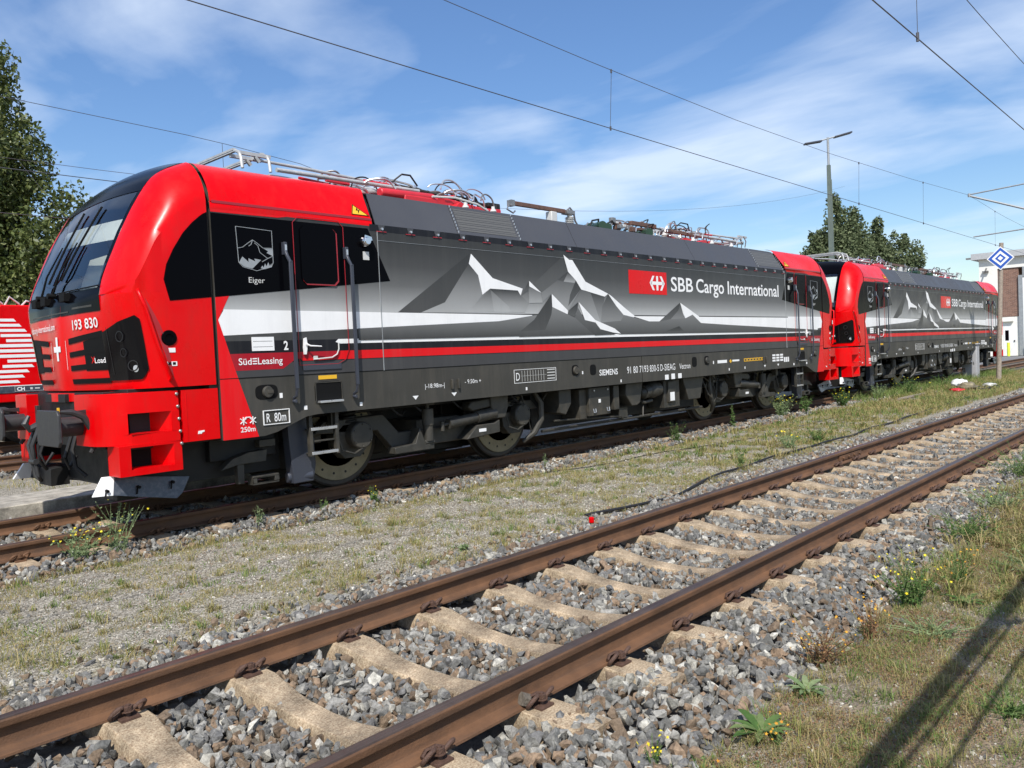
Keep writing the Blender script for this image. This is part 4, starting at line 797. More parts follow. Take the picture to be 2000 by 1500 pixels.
    b.prism([(3.34, 3.0), (3.47, 3.03), (3.46, 3.07), (3.36, 3.09)], y(.0), y(.09)); b.build('marker_lamp', 'chrome', L, mirror=tr, ang=40)
    b = MB(); b.box(3.375, 3.465, y(.0215), y(.026), 2.80, 2.90); b.build('notice_plate', 'ins', L, mirror=tr)
for tr in (None, LEN):
    for sg in (1, -1): door(tr, sg)
# ---- seams
b = MB()
for x in (3.61, LEN-3.61): b = MB(); b.box(x-.0025, x+.0025, YS-.014, YS, 1.45, 3.16); b.build('panel_seam', 'galv', L)
b = MB(); b.box(3.62, LEN-3.62, YS-.006, YS, 3.05, 3.0535); b.build('panel_seam', 'galv', L)
b = MB(); b.box(1.46, LEN-1.46, YS-.004, YS, 1.446, 1.455); b.box(9.33, 9.336, YS-.004, YS, .99, 1.45); b.build('sill_seam', 'blackm', L)
# ---- lettering on the near side
yt = YS-.0050; ys = YS-.0035
FL = MB(); FL.box(9.03, 10.25, yt, YS-.001, 2.545, 2.955); fl = FL.build('logo_panel', 'redins' if False else 'red', L, smooth=False)
def q2(b, pts, y): b.add([(x, y, z) for x, z in pts], [tuple(range(len(pts)))])
b = MB(); lx, lz, k = 9.93, 2.75, .0122
b2 = lambda x, z: (lx+x*k, lz+z*k)
q2(b, [b2(*p) for p in [(-18, 2.4), (18, 2.4), (18, -2.4), (-18, -2.4)]], yt-.002)
for sz in (1, -1): q2(b, [b2(*p) for p in [(-2.6, sz*2.4), (2.6, sz*2.4), (2.6, sz*10.6), (-2.6, sz*10.6)]], yt-.002)
for sx in (1, -1):
    for sz in (1, -1):
        q2(b, [b2(sx*a, sz*c) for a, c in [(14.5, 0), (20.5, 0), (12.6, 10.6), (7.2, 10.6)]], yt-.002)
b.build('logo_cross', 'white', fl, smooth=False, recalc=False)
T_ = lambda s, h, x, z, w_, y=None, m='white', bold=.0: text(s, h, x, z, (ys if y is None else y), L, m=m, width=w_, bold=bold)
T_('SBB', .275, 10.40, 2.625, .80, yt, bold=.012); T_('Cargo', .275, 11.32, 2.625, 1.12, yt, bold=.012); T_('International', .275, 12.60, 2.625, 2.42, yt, bold=.012)
T_('SIEMENS', .10, 8.07, 1.165, .52, bold=.015); T_('91 80 7193', .125, 8.87, 1.16, .66); T_('830-5', .125, 9.58, 1.16, .30); T_('D', .125, 9.93, 1.16, .08); T_('-SIEAG', .125, 10.02, 1.16, .42); T_('Vectron', .11, 10.59, 1.165, .40)
T_('Eiger', .062, 1.85, 2.47, .19, YS-.009, m='ins'); T_('Eiger', .062, LEN-2.06, 2.47, .19, YS-.009, m='ins')
for x in (1.68, LEN-2.21):
    T_('Süd', .075, x, 1.59, .15, YS-.006, bold=.008); T_('Leasing', .075, x+.225, 1.59, .30, YS-.006, bold=.008)
    b = MB()
    for k in range(3): b.box(x+.165, x+.215, YS-.0065, YS, 1.592+.027*k, 1.604+.027*k)
    b.build('lettering_bars', 'white', L)
T_('2', .10, 2.23, 1.74, .055, YS-.006, bold=.03); T_('1', .10, LEN-2.28, 1.74, .04, YS-.006, bold=.03)
T_('|-18.98m-|', .06, 4.27, 1.185, .34); T_('- 9.50m +', .06, 4.99, 1.205, .31)
T_('R  80m', .10, 1.97, .955, .24, YS-.006, bold=.006)
T_('250m', .055, 1.66, .875, .17, YS-.006, bold=.012)
def frame(x0, x1, z0, z1, t, y, m='white', shear=0):
    b = MB()
    for a, c, d, e in ((x0, x1, z0, z0+t), (x0, x1, z1-t, z1), (x0, x0+t, z0+t, z1-t), (x1-t, x1, z0+t, z1-t)): b.box(a, c, y, YS, d, e)
    return b.build('label_frame', m, L, smooth=False)
frame(1.93, 2.255, .925, 1.085, .008, YS-.012)
b = MB()
for s in (-1, 1):
    b.tube([(1.75+s*.055, YS-.008, .95), (1.75+s*.055, YS-.008, 1.035)], .006, 4)
    b.tube([(1.75+s*.02, YS-.008, .965), (1.75+s*.09, YS-.008, 1.02)], .006, 4); b.tube([(1.75+s*.09, YS-.008, .965), (1.75+s*.02, YS-.008, 1.02)], .006, 4)
b.tube([(1.71, YS-.008, 1.015), (1.73, YS-.008, 1.03), (1.77, YS-.008, 1.03), (1.79, YS-.008, 1.015)], .007, 4); b.build('coupling_symbol', 'white', L)
frame(5.99, 6.95, 1.15, 1.35, .006, ys); T_('D', .12, 6.03, 1.19, .08)
b = MB()
for k in range(9): b.box(6.16+.062*k, 6.163+.062*k, ys, YS, 1.17, 1.33)
b.box(6.14, 6.72, ys, YS, 1.25, 1.253); [b.box(6.74, 6.92, ys, YS, 1.18+.045*k, 1.195+.045*k) for k in range(4)]; b.build('label_grid', 'ins', L)
b = MB(); b.box(1.845, 2.11, YS-.010, YS, 1.735, 1.885); nb = b.build('data_plate', 'white', L)
b = MB()
for k in range(18): b.box(1.86+.013*k, 1.867+.013*k, YS-.011, YS, 1.775, 1.782+.0*k); b.box(1.86+.013*k, 1.867+.013*k, YS-.011, YS, 1.835, 1.842)
b.build('printed_lines', 'blackm', nb)
def bits(name, m, boxes):
    for q in boxes: b = MB(); b.box(*q[:2], ys-(.001 if len(q) > 4 else 0), YS, *q[2:4]); b.build(name, m, L, smooth=False)
SB = [(x-w_/2, x+w_/2, z-h_/2, z+h_/2) for x, z, w_, h_ in ((2.165, 1.235, .035, .055), (2.47, 1.075, .04, .045), (3.24, 1.06, .035, .045), (6.25, 1.06, .03, .045), (7.62, 1.235, .025, .05), (8.68, 1.045, .03, .045), (11.9, 1.24, .03, .06), (12.55, 1.075, .03, .05), (13.25, 1.08, .03, .05), (10.14, 1.035, .12, .09), (10.36, 1.04, .12, .10), (10.6, 1.04, .12, .09), (LEN-2.2, 1.235, .035, .055), (LEN-2.5, 1.06, .05, .05), (LEN-3.24, 1.06, .05, .05))]
SB += [(14.60+.20*j, 14.75+.20*j, 1.16+.06*k, 1.20+.06*k) for k in range(3) for j in range(3)]+[(12.07, 12.46, 1.215, 1.275), (12.7, 13.0, 1.23, 1.265)]+[(15.2+.1*k, 15.27+.1*k, 1.13, 1.24) for k in range(3)]
bits('small_label', 'white', SB); bits('yellow_label', 'yellow', [(13.22+.14*k, 13.34+.14*k, 1.21, 1.275) for k in range(7)]); bits('label_print', 'char', [(13.24+.14*k, 13.32+.14*k, 1.225, 1.26, 1) for k in range(7)])
b = MB(); b.prism([(12.57, 1.24), (12.62, 1.28), (12.67, 1.24), (12.62, 1.20)], ys, YS); b.build('yellow_label', 'yellow', L)
for x in (4.10, 4.78, 14.2, 14.88): b = MB(); b.prism([(x-.05, 1.10), (x+.05, 1.10), (x, 1.05)], ys, YS); b.build('lifting_mark', 'white', L, smooth=False)
for x in (4.74, 4.86, LEN-4.74, LEN-4.86): b = MB(); b.box(x-.015, x+.015, YS-.035, YS, 1.15, 1.28); b.build('lifting_lug', 'under', L, bevel=.004)
def oval(cx, cz, a, c, e): # superellipse
    return [(cx+a*math.copysign(abs(math.cos(t))**e, math.cos(t)), cz+c*math.copysign(abs(math.sin(t))**e, math.sin(t))) for t in [2*math.pi*k/28 for k in range(28)]]
for x, z, a, c, ring in ((1.99, 1.285, .135, .08, 1), (7.43, 1.28, .085, .085, 1), (7.90, 1.27, .08, .085, 0), (11.15, 1.28, .09, .095, 0), (11.63, 1.29, .09, .09, 1), (LEN-1.99, 1.285, .12, .08, 1)):
    b = MB(); b.prism(oval(x, z, a, c, .6), ys-.001, YS); so_ = b.build('socket_opening_decal', 'blackm', L, smooth=False)  # flat black decal painted for the shaded inside of the hole
    if ring: b = MB(); b.lathe([(.035, -.03), (.058, -.03), (.066, -.01), (.066, 0)], (x+.01, YS, z), 'y', 20); b.box(x-.0, x+.07, YS-.035, YS, z-.02, z+.02); b.build('socket', 'under', so_, bevel=.003)
# crest
def crest(x):
    S = lambda p: [(x+(u-1.73)*1.0, z) for u, z in p]; b = MB(); yc = YS-.0085
    outl = S([(1.73, 3.06), (2.155, 3.045), (2.155, 2.70), (2.13, 2.65), (1.95, 2.60), (1.79, 2.635), (1.745, 2.68)])
    for i in range(len(outl)): p, q = outl[i], outl[(i+1) % len(outl)]; b.tube([(p[0], yc, p[1]), (q[0], yc, q[1])], .0036, 4)
    ridge = S([(1.735, 2.83), (1.80, 2.845), (1.86, 2.89), (1.92, 2.93), (1.97, 2.90), (2.04, 2.85), (2.155, 2.855)])
    for p, q in zip(ridge, ridge[1:]): b.tube([(p[0], yc, p[1]), (q[0], yc, q[1])], .004, 4)
    q2(b, S([(1.75, 2.68), (1.79, 2.745), (1.86, 2.69), (1.86, 2.73), (1.94, 2.70), (1.93, 2.73), (2.01, 2.72), (1.90, 2.62), (1.80, 2.64)]), yc)
    q2(b, S([(2.04, 2.85), (2.155, 2.855), (2.155, 2.77), (2.08, 2.80), (2.10, 2.82)]), yc)
    for P_ in ([(1.92, 2.93), (1.90, 2.88), (1.87, 2.86)], [(1.94, 2.90), (1.98, 2.87), (2.0, 2.80), (2.09, 2.74), (2.02, 2.70)], [(2.09, 2.74), (2.155, 2.77)]):
        for p, q in zip(P_, P_[1:]): p, q = S([p, q]); b.tube([(p[0], yc, p[1]), (q[0], yc, q[1])], .004, 4)
    q2(b, S([(2.0, 2.63), (2.02, 2.66), (2.035, 2.64), (2.055, 2.685), (2.07, 2.655), (2.095, 2.70), (2.11, 2.66), (2.135, 2.69), (2.13, 2.65), (2.05, 2.62)]), yc)
    b.build('crest', 'galv', L, smooth=False, recalc=False)
crest(1.73); crest(LEN-2.15)
# ---- running gear
def wheelset(x, parent):
    for sg in (1, -1):
        yo = -.818*sg; e = -sg
        b = MB(); b.lathe([(.08, yo+.02*sg), (.36, yo+.018*sg), (.375, yo-.0*sg), (.56, yo), (.60, yo), (.622, yo+.012*sg), (.627, yo+.06*sg), (.632, yo+.095*sg), (.655, yo+.11*sg), (.655, yo+.135*sg), (.56, yo+.138*sg), (.10, yo+.12*sg)], (x, 0, .625), 'y', 64)
        w_ = b.build('wheel', 'wheel', parent, ang=25)
        b = MB(); b.lathe([(.37, yo-.002*sg), (.37, yo-.022*sg), (.545, yo-.022*sg), (.548, yo-.002*sg)], (x, 0, .625), 'y', 64); br = b.build('brake_disc', 'brake', w_, ang=25)
        b = MB()
        for k in range(16):
            a = 2*math.pi*(k+.5)/16; b.cyl((x+.46*math.cos(a), yo-.016*sg, .625+.46*math.sin(a)), (x+.46*math.cos(a), yo-.0235*sg, .625+.46*math.sin(a)), .017, 10)
        b.build('bolt_holes', 'dark', br)
    b = MB(); b.cyl((x, -.7, .625), (x, .7, .625), .095, 16); b.build('axle', 'dark', parent)
def bogie(cx, mir, parent):
    X = (lambda x: cx+x) if not mir else (lambda x: cx-x)
    def BX(b, x0, x1, *a, **k): return b.box(min(X(x0), X(x1)), max(X(x0), X(x1)), *a, **k)
    b = MB()
    for sg in (1, -1):
        prof_ = [(-2.05, .72), (-1.9, .86), (-1.0, .88), (-.75, .62), (.75, .62), (1.0, .88), (1.9, .86), (2.05, .72), (1.1, .68), (.85, .40), (-.85, .40), (-1.1, .68)]
        b.prism([(X(x), z) for x, z in prof_], -1.00*sg, -1.14*sg, 'y')
    b.box(cx-.4, cx+.4, -1.1, 1.1, .42, .75); b.box(cx-2.0, cx-1.85, -1.0, 1.0, .6, .8); b.box(cx+1.85, cx+2.0, -1.0, 1.0, .6, .8)
    fr = b.build('bogie_frame', 'under', parent, bevel=.012)
    b = MB(); b.box(cx-1.85, cx+1.85, -.45, .6, .20, .9); b.build('gear_shade_block', 'dark', fr, bevel=.02)  # oversized dark block added to keep the shaded space under the bogie black
    for x_ in (cx-1.35, cx+.55): b = MB(); b.box(x_, x_+.8, -.55, .55, .3, .95); b.build('traction_motor', 'dark', fr, bevel=.02)
    for sg in (1, -1):
        for wx in (-1.5, 1.5):
            x = X(wx); b = MB(); b.prism([(x-.24, .50), (x-.12, .38), (x+.12, .38), (x+.24, .50), (x+.27, .68), (x+.12, .80), (x-.12, .80), (x-.27, .68)], -.98*sg, -1.14*sg)
            xc = x+.07; b.lathe([(.17, -1.12*sg), (.17, -1.255*sg), (.155, -1.275*sg), (.001, -1.278*sg)], (xc, 0, .655), 'y', 32)
            for k in range(6): a = math.pi/6+k*math.pi/3; b.cyl((xc+.14*math.cos(a), -1.27*sg, .655+.14*math.sin(a)), (xc+.14*math.cos(a), -1.29*sg, .655+.14*math.sin(a)), .013, 6)
            ab = b.build('axle_box', 'under', fr, bevel=.006)
            for dx_ in (-.0,):
                b = MB(); b.tube([(x+dx_+.10*math.cos(t*.55), -1.07*sg+.10*math.sin(t*.55), .80+.0042*t) for t in range(0, 68)], .017, 6); b.build('coil_spring', 'dark', ab)
            b = MB(); b.tube([(x-.30, -1.18*sg, 1.0), (x-.28, -1.22*sg, .72), (x-.22, -1.24*sg, .50), (x-.05, -1.25*sg, .44), (xc, -1.26*sg, .50)], .012, 6); b.box(x-.36, x-.25, -1.15*sg, -1.24*sg, .82, 1.02); b.build('sensor_cable', 'under', ab)
        # vertical damper and its arm
        b = MB(); xd = X(-.35); b.cyl((xd, -1.27*sg, .47), (xd, -1.27*sg, .70), .068, 14); b.cyl((xd, -1.27*sg, .68), (xd, -1.27*sg, .90), .080, 14); b.cyl((xd, -1.27*sg, .90), (xd, -1.27*sg, .99), .025, 8); b.box(xd-.07, xd+.07, -1.20*sg, -1.34*sg, .95, 1.03)
        b.cyl((xd-.08, -1.27*sg, .45), (xd+.08, -1.27*sg, .45), .038, 10); vd = b.build('vertical_damper', 'under', fr, bevel=.003)
        b = MB(); b.box(xd-.035, xd+.035, -1.325*sg, -1.34*sg, .80, .84); b.build('damper_label', 'redins', vd)
        b = MB(); b.prism([(X(-.95), .36), (X(-.28), .36), (X(-.28), .50), (X(-.42), .42), (X(-.52), .66), (X(-.60), .46), (X(-.95), .44)], -1.14*sg, -1.30*sg, 'y'); b.build('damper_arm', 'under', fr, bevel=.006)
        # yaw damper
        b = MB(); z0, z1 = .655, .745; p = lambda t, dz=0: (X(lerp(-.12, .95, t)), -1.30*sg, lerp(z0, z1, t)+dz)
        b.tube([p(0), p(.12)], .022, 8); b.tube([p(.10), p(.62)], .070, 14); b.tube([p(.60), p(.95)], .086, 14); b.cyl((X(-.12), -1.30*sg, .58), (X(-.12), -1.30*sg, .70), .03, 10); yd = b.build('yaw_damper', 'under', fr, ang=40)
        b = MB(); b.prism([(X(.28), .42), (X(.95), .46), (X(.95), .64), (X(.86), .60), (X(.50), .60)], -1.12*sg, -1.36*sg); b.build('damper_bracket', 'under', fr, bevel=.008)
        b = MB(); b.box(min(X(.52), X(.66)), max(X(.52), X(.66)), -1.361*sg, -1.366*sg, .50, .545); b.build('damper_plate', 'white', fr)
        b = MB(); b.prism([(X(.86), .66), (X(1.08), .66), (X(1.14), .80), (X(1.16), 1.02), (X(.78), 1.02), (X(.80), .84)], -1.12*sg, -1.36*sg); b.build('frame_bracket', 'under', fr, bevel=.015)
        b = MB(); b.prism([(X(.36), .86), (X(.44), .80), (X(.86), .84), (X(.88), .93), (X(.80), .97), (X(.42), .94)], -1.15*sg, -1.33*sg); b.build('reservoir', 'under', fr, bevel=.02)
        # guard plate and sanding gear at the outer end
        b = MB(); b.prism([(X(-2.45), .20), (X(-2.18), .20), (X(-2.14), .40), (X(-2.16), .96), (X(-2.5), .96)], -1.16*sg, -1.30*sg); b.cyl((X(-2.48), -1.2*sg, .27), (X(-2.18), -1.26*sg, .27), .065, 14); b.build('sand_box', 'bluegrey', fr, bevel=.01)
        b = MB(); BX(b, -2.95, -2.63, -1.17*sg, -1.29*sg, .255, .275); BX(b, -2.95, -2.63, -1.17*sg, -1.29*sg, .335, .355); BX(b, -2.95, -2.90, -1.17*sg, -1.29*sg, .275, .335); BX(b, -2.68, -2.63, -1.17*sg, -1.29*sg, .275, .335); b.build('antenna_bracket', 'under', fr, bevel=.004)
        b = MB(); b.prism([(X(-3.28), .46), (X(-3.14), .57), (X(-2.95), .62), (X(-2.72), .63), (X(-2.74), .50), (X(-3.06), .50)], -1.10*sg, -1.22*sg); BX(b, -3.08, -3.0, -1.12*sg, -1.2*sg, .28, .52); BX(b, -2.80, -2.60, -1.05*sg, -1.2*sg, .66, .74); b.build('rail_guard_arm', 'under', fr, bevel=.005)
        b = MB(); b.tube([(X(1.9), -1.2*sg, 1.0), (X(2.02), -1.24*sg, .80), (X(2.0), -1.25*sg, .55), (X(1.86), -1.22*sg, .35), (X(1.72), -1.1*sg, .22)], [.03, .045, .05, .045, .03], 8); b.tube([(X(1.62), -1.2*sg, .95), (X(1.72), -1.24*sg, .55), (X(1.82), -1.2*sg, .35)], .012, 6); b.tube([(X(2.5), -1.2*sg, 1.0), (X(2.2), -1.22*sg, .95), (X(2.05), -1.25*sg, .85)], .015, 6); b.build('sand_pipe', 'under', fr)
    for wx in (-1.5, 1.5): wheelset(X(wx), fr)
bogie(4.84, False, L); bogie(LEN-4.80, True, L)
# ---- equipment between the bogies
b = MB(); b.box(6.95, LEN-6.95, -.95, .95, .36, 1.0); b.box(2.3, 6.9, -1.05, 1.05, .92, 1.0); b.box(LEN-6.9, LEN-2.3, -1.05, 1.05, .92, 1.0); b.box(1.5, 2.3, -1.1, 1.1, .55, .82); b.box(LEN-2.3, LEN-1.5, -1.1, 1.1, .55, .82); b.build('transformer', 'dark', L, bevel=.01)
b = MB(); b.box(7.90, 8.48, -1.40, -.95, .50, .97); b.box(7.72, 7.90, -1.34, -.95, .46, .95); bb_ = b.build('battery_box', 'under', L, bevel=.012)
b = MB(); b.box(8.15, 8.21, -1.404, -1.40, .71, .77); b.build('label', 'white', bb_)
for x in (8.02, 8.40): b = MB(); b.tube([(x-.03, -1.41, .62), (x-.03, -1.42, .56), (x+.03, -1.42, .56), (x+.03, -1.41, .62)], .008, 5); b.lathe([(.014, -.02), (.014, 0)], (x, -1.40, .92), 'y', 10); b.build('catch', 'silver', bb_)
for P_ in ([(7.15, .98), (7.45, .98), (7.45, .75), (7.30, .58), (7.15, .62)], [(9.0, .98), (9.52, .98), (9.42, .62), (9.32, .58), (9.16, .58), (8.98, .78)], [(8.62, .97), (8.78, .97), (8.78, .55), (8.62, .55)], [(10.9, .98), (11.7, .98), (11.55, .55), (11.1, .55)]): b = MB(); b.prism(P_, -1.38, -1.0); b.build('equipment_box', 'under', L, bevel=.012)
b = MB(); b.tube([(9.58, -1.28, .78), (9.66, -1.28, .78), (9.66, -1.28, .78), (9.80, -1.28, .80)], [.05, .10, .12, .12], 18); b.tube([(9.80, -1.28, .80), (9.90, -1.28, .81), (9.95, -1.28, .81), (10.15, -1.28, .82)], [.09, .15, .15, .13], 18); b.tube([(9.62, -1.28, .62), (9.7, -1.28, .60), (9.95, -1.28, .62)], .03, 8); b.build('compressor', 'under', L, ang=40)
b = MB(); b.box(10.25, 10.80, -1.36, -1.0, .45, .97); b.box(10.35, 10.60, -1.40, -1.3, .55, .95); lb_ = b.build('air_panel', 'under', L, bevel=.012)
b = MB(); b.box(10.40, 10.55, -1.404, -1.40, .58, .74); b.build('label', 'white', lb_)
b = MB(); b.tube([(7.1, -1.3, .5), (8.9, -1.3, .42), (9.0, -1.3, .36), (9.6, -1.3, .36), (9.7, -1.25, .55)], .016, 6); b.tube([(6.9, -1.2, .35), (11.9, -1.2, .35)], .025, 6); b.tube([(11.9, -1.2, .98), (12.0, -1.3, .6), (12.2, -1.28, .5)], .014, 6); b.box(8.95, 9.2, -1.25, -1.0, .38, .56); b.build('air_pipes', 'under', L)
for x in (3.9, 4.3, 5.0, 5.5, 6.2, 12.3, 12.9, 13.5, 14.2): b = MB(); b.tube([(x, -1.2, .98), (x+.08, -1.26, .88), (x+.2, -1.2, .84), (x+.35, -1.1, .90)], .014, 6); b.build('hose', 'cable', L)
# ---- roof equipment
def pantograph(cx, d, parent, horns=True):      # d=+1: head towards -x
    X = lambda x: cx+d*x
    b = MB()     # base frame, red
    for sg in (1, -1): b.tube([(X(-.9), .45*sg, 3.83), (X(1.0), .45*sg, 3.83)], .04, 8)
    b.box(min(X(-.9), X(-.82)), max(X(-.9), X(-.82)), -.5, .5, 3.79, 3.87); b.box(min(X(.92), X(1.0)), max(X(.92), X(1.0)), -.5, .5, 3.79, 3.87); b.tube([(X(.2), -.5, 3.88), (X(.2), .5, 3.88)], .055, 10); b.box(min(X(.3), X(.95)), max(X(.3), X(.95)), -.18, .18, 3.83, 3.96)
    pf = b.build('pantograph', 'redins', parent, bevel=.006)
    b = MB()      # arms
    b.tube([(X(.25), 0, 3.92), (X(1.55), 0, 4.12)], [.06, .045], 10); b.tube([(X(1.55), -.12, 4.12), (X(-.2), -.30, 4.13), (X(-1.15), -.42, 4.11)], [.026, .022, .018], 8); b.tube([(X(1.55), .12, 4.12), (X(-.2), .3, 4.13), (X(-1.15), .42, 4.11)], [.026, .022, .018], 8); b.tube([(X(1.5), -.45, 4.03), (X(-.9), -.55, 3.99)], .028, 8)
    b.tube([(X(-.4), .0, 3.95), (X(1.4), .05, 4.06)], .018, 6); b.tube([(X(1.50), -.30, 4.12), (X(1.50), .30, 4.12)], .035, 8); b.tube([(X(.3), -.28, 3.95), (X(-.85), -.28, 3.97)], .03, 8)
    b.build('pantograph_arm', 'panto', pf, ang=60)
    b = MB()      # head: two carbon strips with horns
    for x in (-1.42, -1.05):
        b.tube([(X(x), y, z) for y, z in (((-.66, 3.92), (-.64, 4.05), (-.60, 4.12), (-.52, 4.15), (.52, 4.15), (.60, 4.12), (.64, 4.05), (.66, 3.92)) if horns else ((-.5, 3.98), (-.4, 4.0), (.5, 4.0)))], .020, 6); b.box(X(x)-.022, X(x)+.022, -.5, .5, 4.16 if horns else 4.0, 4.185 if horns else 4.04)
    for y in (-.58, -.38, .38, .58): b.box(min(X(-1.42), X(-1.0)), max(X(-1.42), X(-1.0)), y-.02, y+.02, 4.10, 4.14); b.tube([(X(-1.2), y, 4.1), (X(-1.15), y, 4.04)], .025, 6)
    b.build('pantograph_head', 'panto', pf, ang=60)
    q_ = random.Random(int(cx*10))
    for k in range(44):
        b = MB(); x0 = q_.uniform(.1, 2.7); y0 = q_.uniform(-.6, .3); l_ = q_.uniform(.25, .6); h_ = q_.uniform(.05, .18); zb = q_.uniform(3.97, 4.12); s_ = q_.uniform(-.2, .2)
        b.tube(smooth_path([(X(x0), y0, zb), (X(x0+l_*.15), y0+s_*.3, zb+h_*.8), (X(x0+l_*.5), y0+s_, zb+h_), (X(x0+l_*.85), y0+s_*.8, zb+h_*.5), (X(x0+l_), y0+s_, zb-.05)], 4), q_.uniform(.010, .017), 6); b.build('flex_lead', ('silver', 'steel', 'cable', 'silver')[k % 4], pf)
    for k in range(16):
        b = MB(); x0 = q_.uniform(-.8, 2.4); y0 = q_.uniform(-.5, .3); l_ = q_.uniform(.3, 1.1); z_ = q_.uniform(3.84, 4.12)
        b.tube([(X(x0), y0, z_), (X(x0+l_), y0+q_.uniform(-.1, .1), z_+q_.uniform(-.06, .06))], q_.uniform(.014, .03), 7); b.build('frame_tube', ('redins', 'silver', 'redins', 'steel')[k % 4], pf)
    for k in range(7):
        b = MB(); x0 = X(q_.uniform(.9, 2.2)); y0 = q_.uniform(-.85, -.4); z_ = 3.70; pr = []
        n_ = 6; b.prism([(x0+q_.uniform(.03, .1)*math.cos(j)*1.6, z_+.10+q_.uniform(.05, .12)*math.sin(j)) for j in range(n_)], y0, y0+.15); b.build('red_cover', 'redins', pf, smooth=False)
    b = MB(); b.tube([(X(1.0), -.45, 4.10), (X(1.15), -.5, 4.22), (X(1.35), -.45, 4.24), (X(1.52), -.40, 4.12)], .014, 6); b.tube([(X(.2), .2, 4.05), (X(.5), .2, 4.02), (X(.9), .15, 4.05)], .012, 6); b.build('black_leads', 'cable', pf)
    for x, y in ((-.75, .5), (-.75, -.5), (.85, .55), (.85, -.62)):
        b = MB(); b.lathe([(.075, 3.615), (.075, 3.63), (.05, 3.64), (.08, 3.655), (.05, 3.67), (.078, 3.685), (.048, 3.70), (.074, 3.715), (.045, 3.73), (.07, 3.745), (.04, 3.76), (.04, 3.82), (.025, 3.84)], (X(x), y, 0), 'z', 18); b.build('insulator', 'ins', pf, ang=50)
pantograph(3.75, 1, L); pantograph(LEN-5.0, -1, L, False)
b = MB(); b.tube([(4.9, -.35, 4.09), (7.05, -.30, 4.0)], .028, 8); b.tube([(5.2, -.05, 4.05), (7.0, 0, 3.9)], .04, 8)
for k in range(8): b.cyl((5.3+.22*k, -.345+.005*k, 4.07-.011*k), (5.31+.22*k, -.345+.005*k, 4.07-.011*k), .036, 8)
b.build('control_rod', 'under', L)
b = MB(); b.prism([(5.3, 3.62), (6.9, 3.62), (6.9, 3.92), (6.5, 3.9), (5.6, 3.98), (5.3, 3.95)], -.55, -.30); b.box(4.6, 5.2, -.9, -.5, 3.62, 3.84); b.tube([(4.2, -.85, 3.82), (5.2, -.8, 3.86)], .07, 8); b.build('red_roof_frame', 'redins', L, bevel=.02)
b = MB()
b.tube([(5.1, -.9, 3.86), (5.5, -.95, 3.88), (5.9, -1.0, 3.82), (6.1, -1.02, 3.74)], .016, 6); b.build('white_lead', 'ins', L)
b = MB(); b.box(6.92, 7.02, -.42, -.22, 3.62, 4.02); b.box(6.78, 7.06, -.38, -.26, 3.98, 4.05); b.build('rod_bracket', 'dark', L, bevel=.01)
def ins(x, y, z0, z1, r, m='ins', parent=L):
    b = MB(); pr = []; n = int((z1-z0)/.03)
    for k in range(n): pr += [(r*.6, z0+k*.03), (r, z0+k*.03+.012)]
    pr += [(r*.5, z1), (r*.5, z1+.03)]
    b.lathe([(r, z0)]+pr, (x, y, 0), 'z', 18); return b.build('insulator', m, parent, ang=50)
b = MB(); b.box(7.35, 8.72, -.42, -.36, 4.06, 4.13); b.build('busbar', 'copper', L, bevel=.006)
b = MB(); b.box(7.27, 7.36, -.44, -.34, 4.04, 4.14); b.tube([(7.25, -.4, 4.05), (7.2, -.4, 3.98), (7.35, -.4, 3.93), (7.4, -.4, 3.97)], .014, 6); b.build('busbar_clamp', 'steel', L); b = MB(); b.box(8.72, 8.95, -.46, -.32, 4.05, 4.12); b.tube([(8.75, -.45, 4.12), (8.85, -.42, 4.17), (8.98, -.4, 4.1), (9.02, -.4, 3.95), (9.12, -.4, 3.85), (9.3, -.4, 3.86), (9.4, -.4, 3.95)], .018, 6); b.build('busbar_clamp', 'steel', L, bevel=.004)
b = MB(); b.box(8.28, 8.44, -.46, -.32, 3.76, 4.05); b.build('voltage_sensor', 'ins', L, bevel=.015)
for x_ in (5.1, 5.9, 6.5, 12.6, 13.4, 14.3): ins(x_, -.75, 3.62, 3.86, .055, 'ins')
ins(8.36, -.39, 3.62, 3.76, .09); ins(8.87, -.39, 3.62, 4.02, .09)
for x, y in ((9.55, -.35), (9.85, -.25), (11.1, -.35)):
    b = MB(); b.tube([(x-.10, y-.35, 3.86), (x+.05, y, 3.88)], [.09, .085], 16); b.tube([(x+.05, y, 3.88), (x+.3, y+.5, 3.88)], [.11, .11], 16); b.build('arrester', 'greenins', L, ang=50)
b = MB(); b.tube([(9.3, -.45, 3.75), (9.4, -.5, 3.98), (9.6, -.5, 4.02), (9.7, -.4, 3.9)], .018, 6); b.tube([(9.9, -.4, 3.95), (10.1, -.45, 4.05), (10.3, -.4, 3.95)], .018, 6); b.build('roof_cable', 'cable', L)
rr_ = random.Random(11)
for k in range(30):
    b = MB()
    x = 10.1+rr_.random()*2.0; y = -.6+rr_.random()*.7; z = 3.72+rr_.random()*.33; b.box(x, x+.05+rr_.random()*.16, y, y+.08, z, z+.03+rr_.random()*.07); b.build('switchgear', ('ins', 'steel', 'copper')[k % 3], L, bevel=.006)
b = MB(); b.box(10.85, 11.75, -.40, -.33, 4.05, 4.13); b.box(12.0, 13.6, -.50, -.42, 3.98, 4.05); b.build('busbar', 'copper', L, bevel=.006)
for x in (10.5, 10.95, 11.7, 12.2): ins(x, -.3, 3.62, 4.0, .07)
b = MB(); b.box(12.1, 13.7, -.62, -.5, 3.72, 3.82); b.box(13.3, 15.3, -.3, .3, 3.72, 3.80); b.build('red_roof_frame', 'redins', L, bevel=.01)
b = MB(); rr_ = random.Random(5)
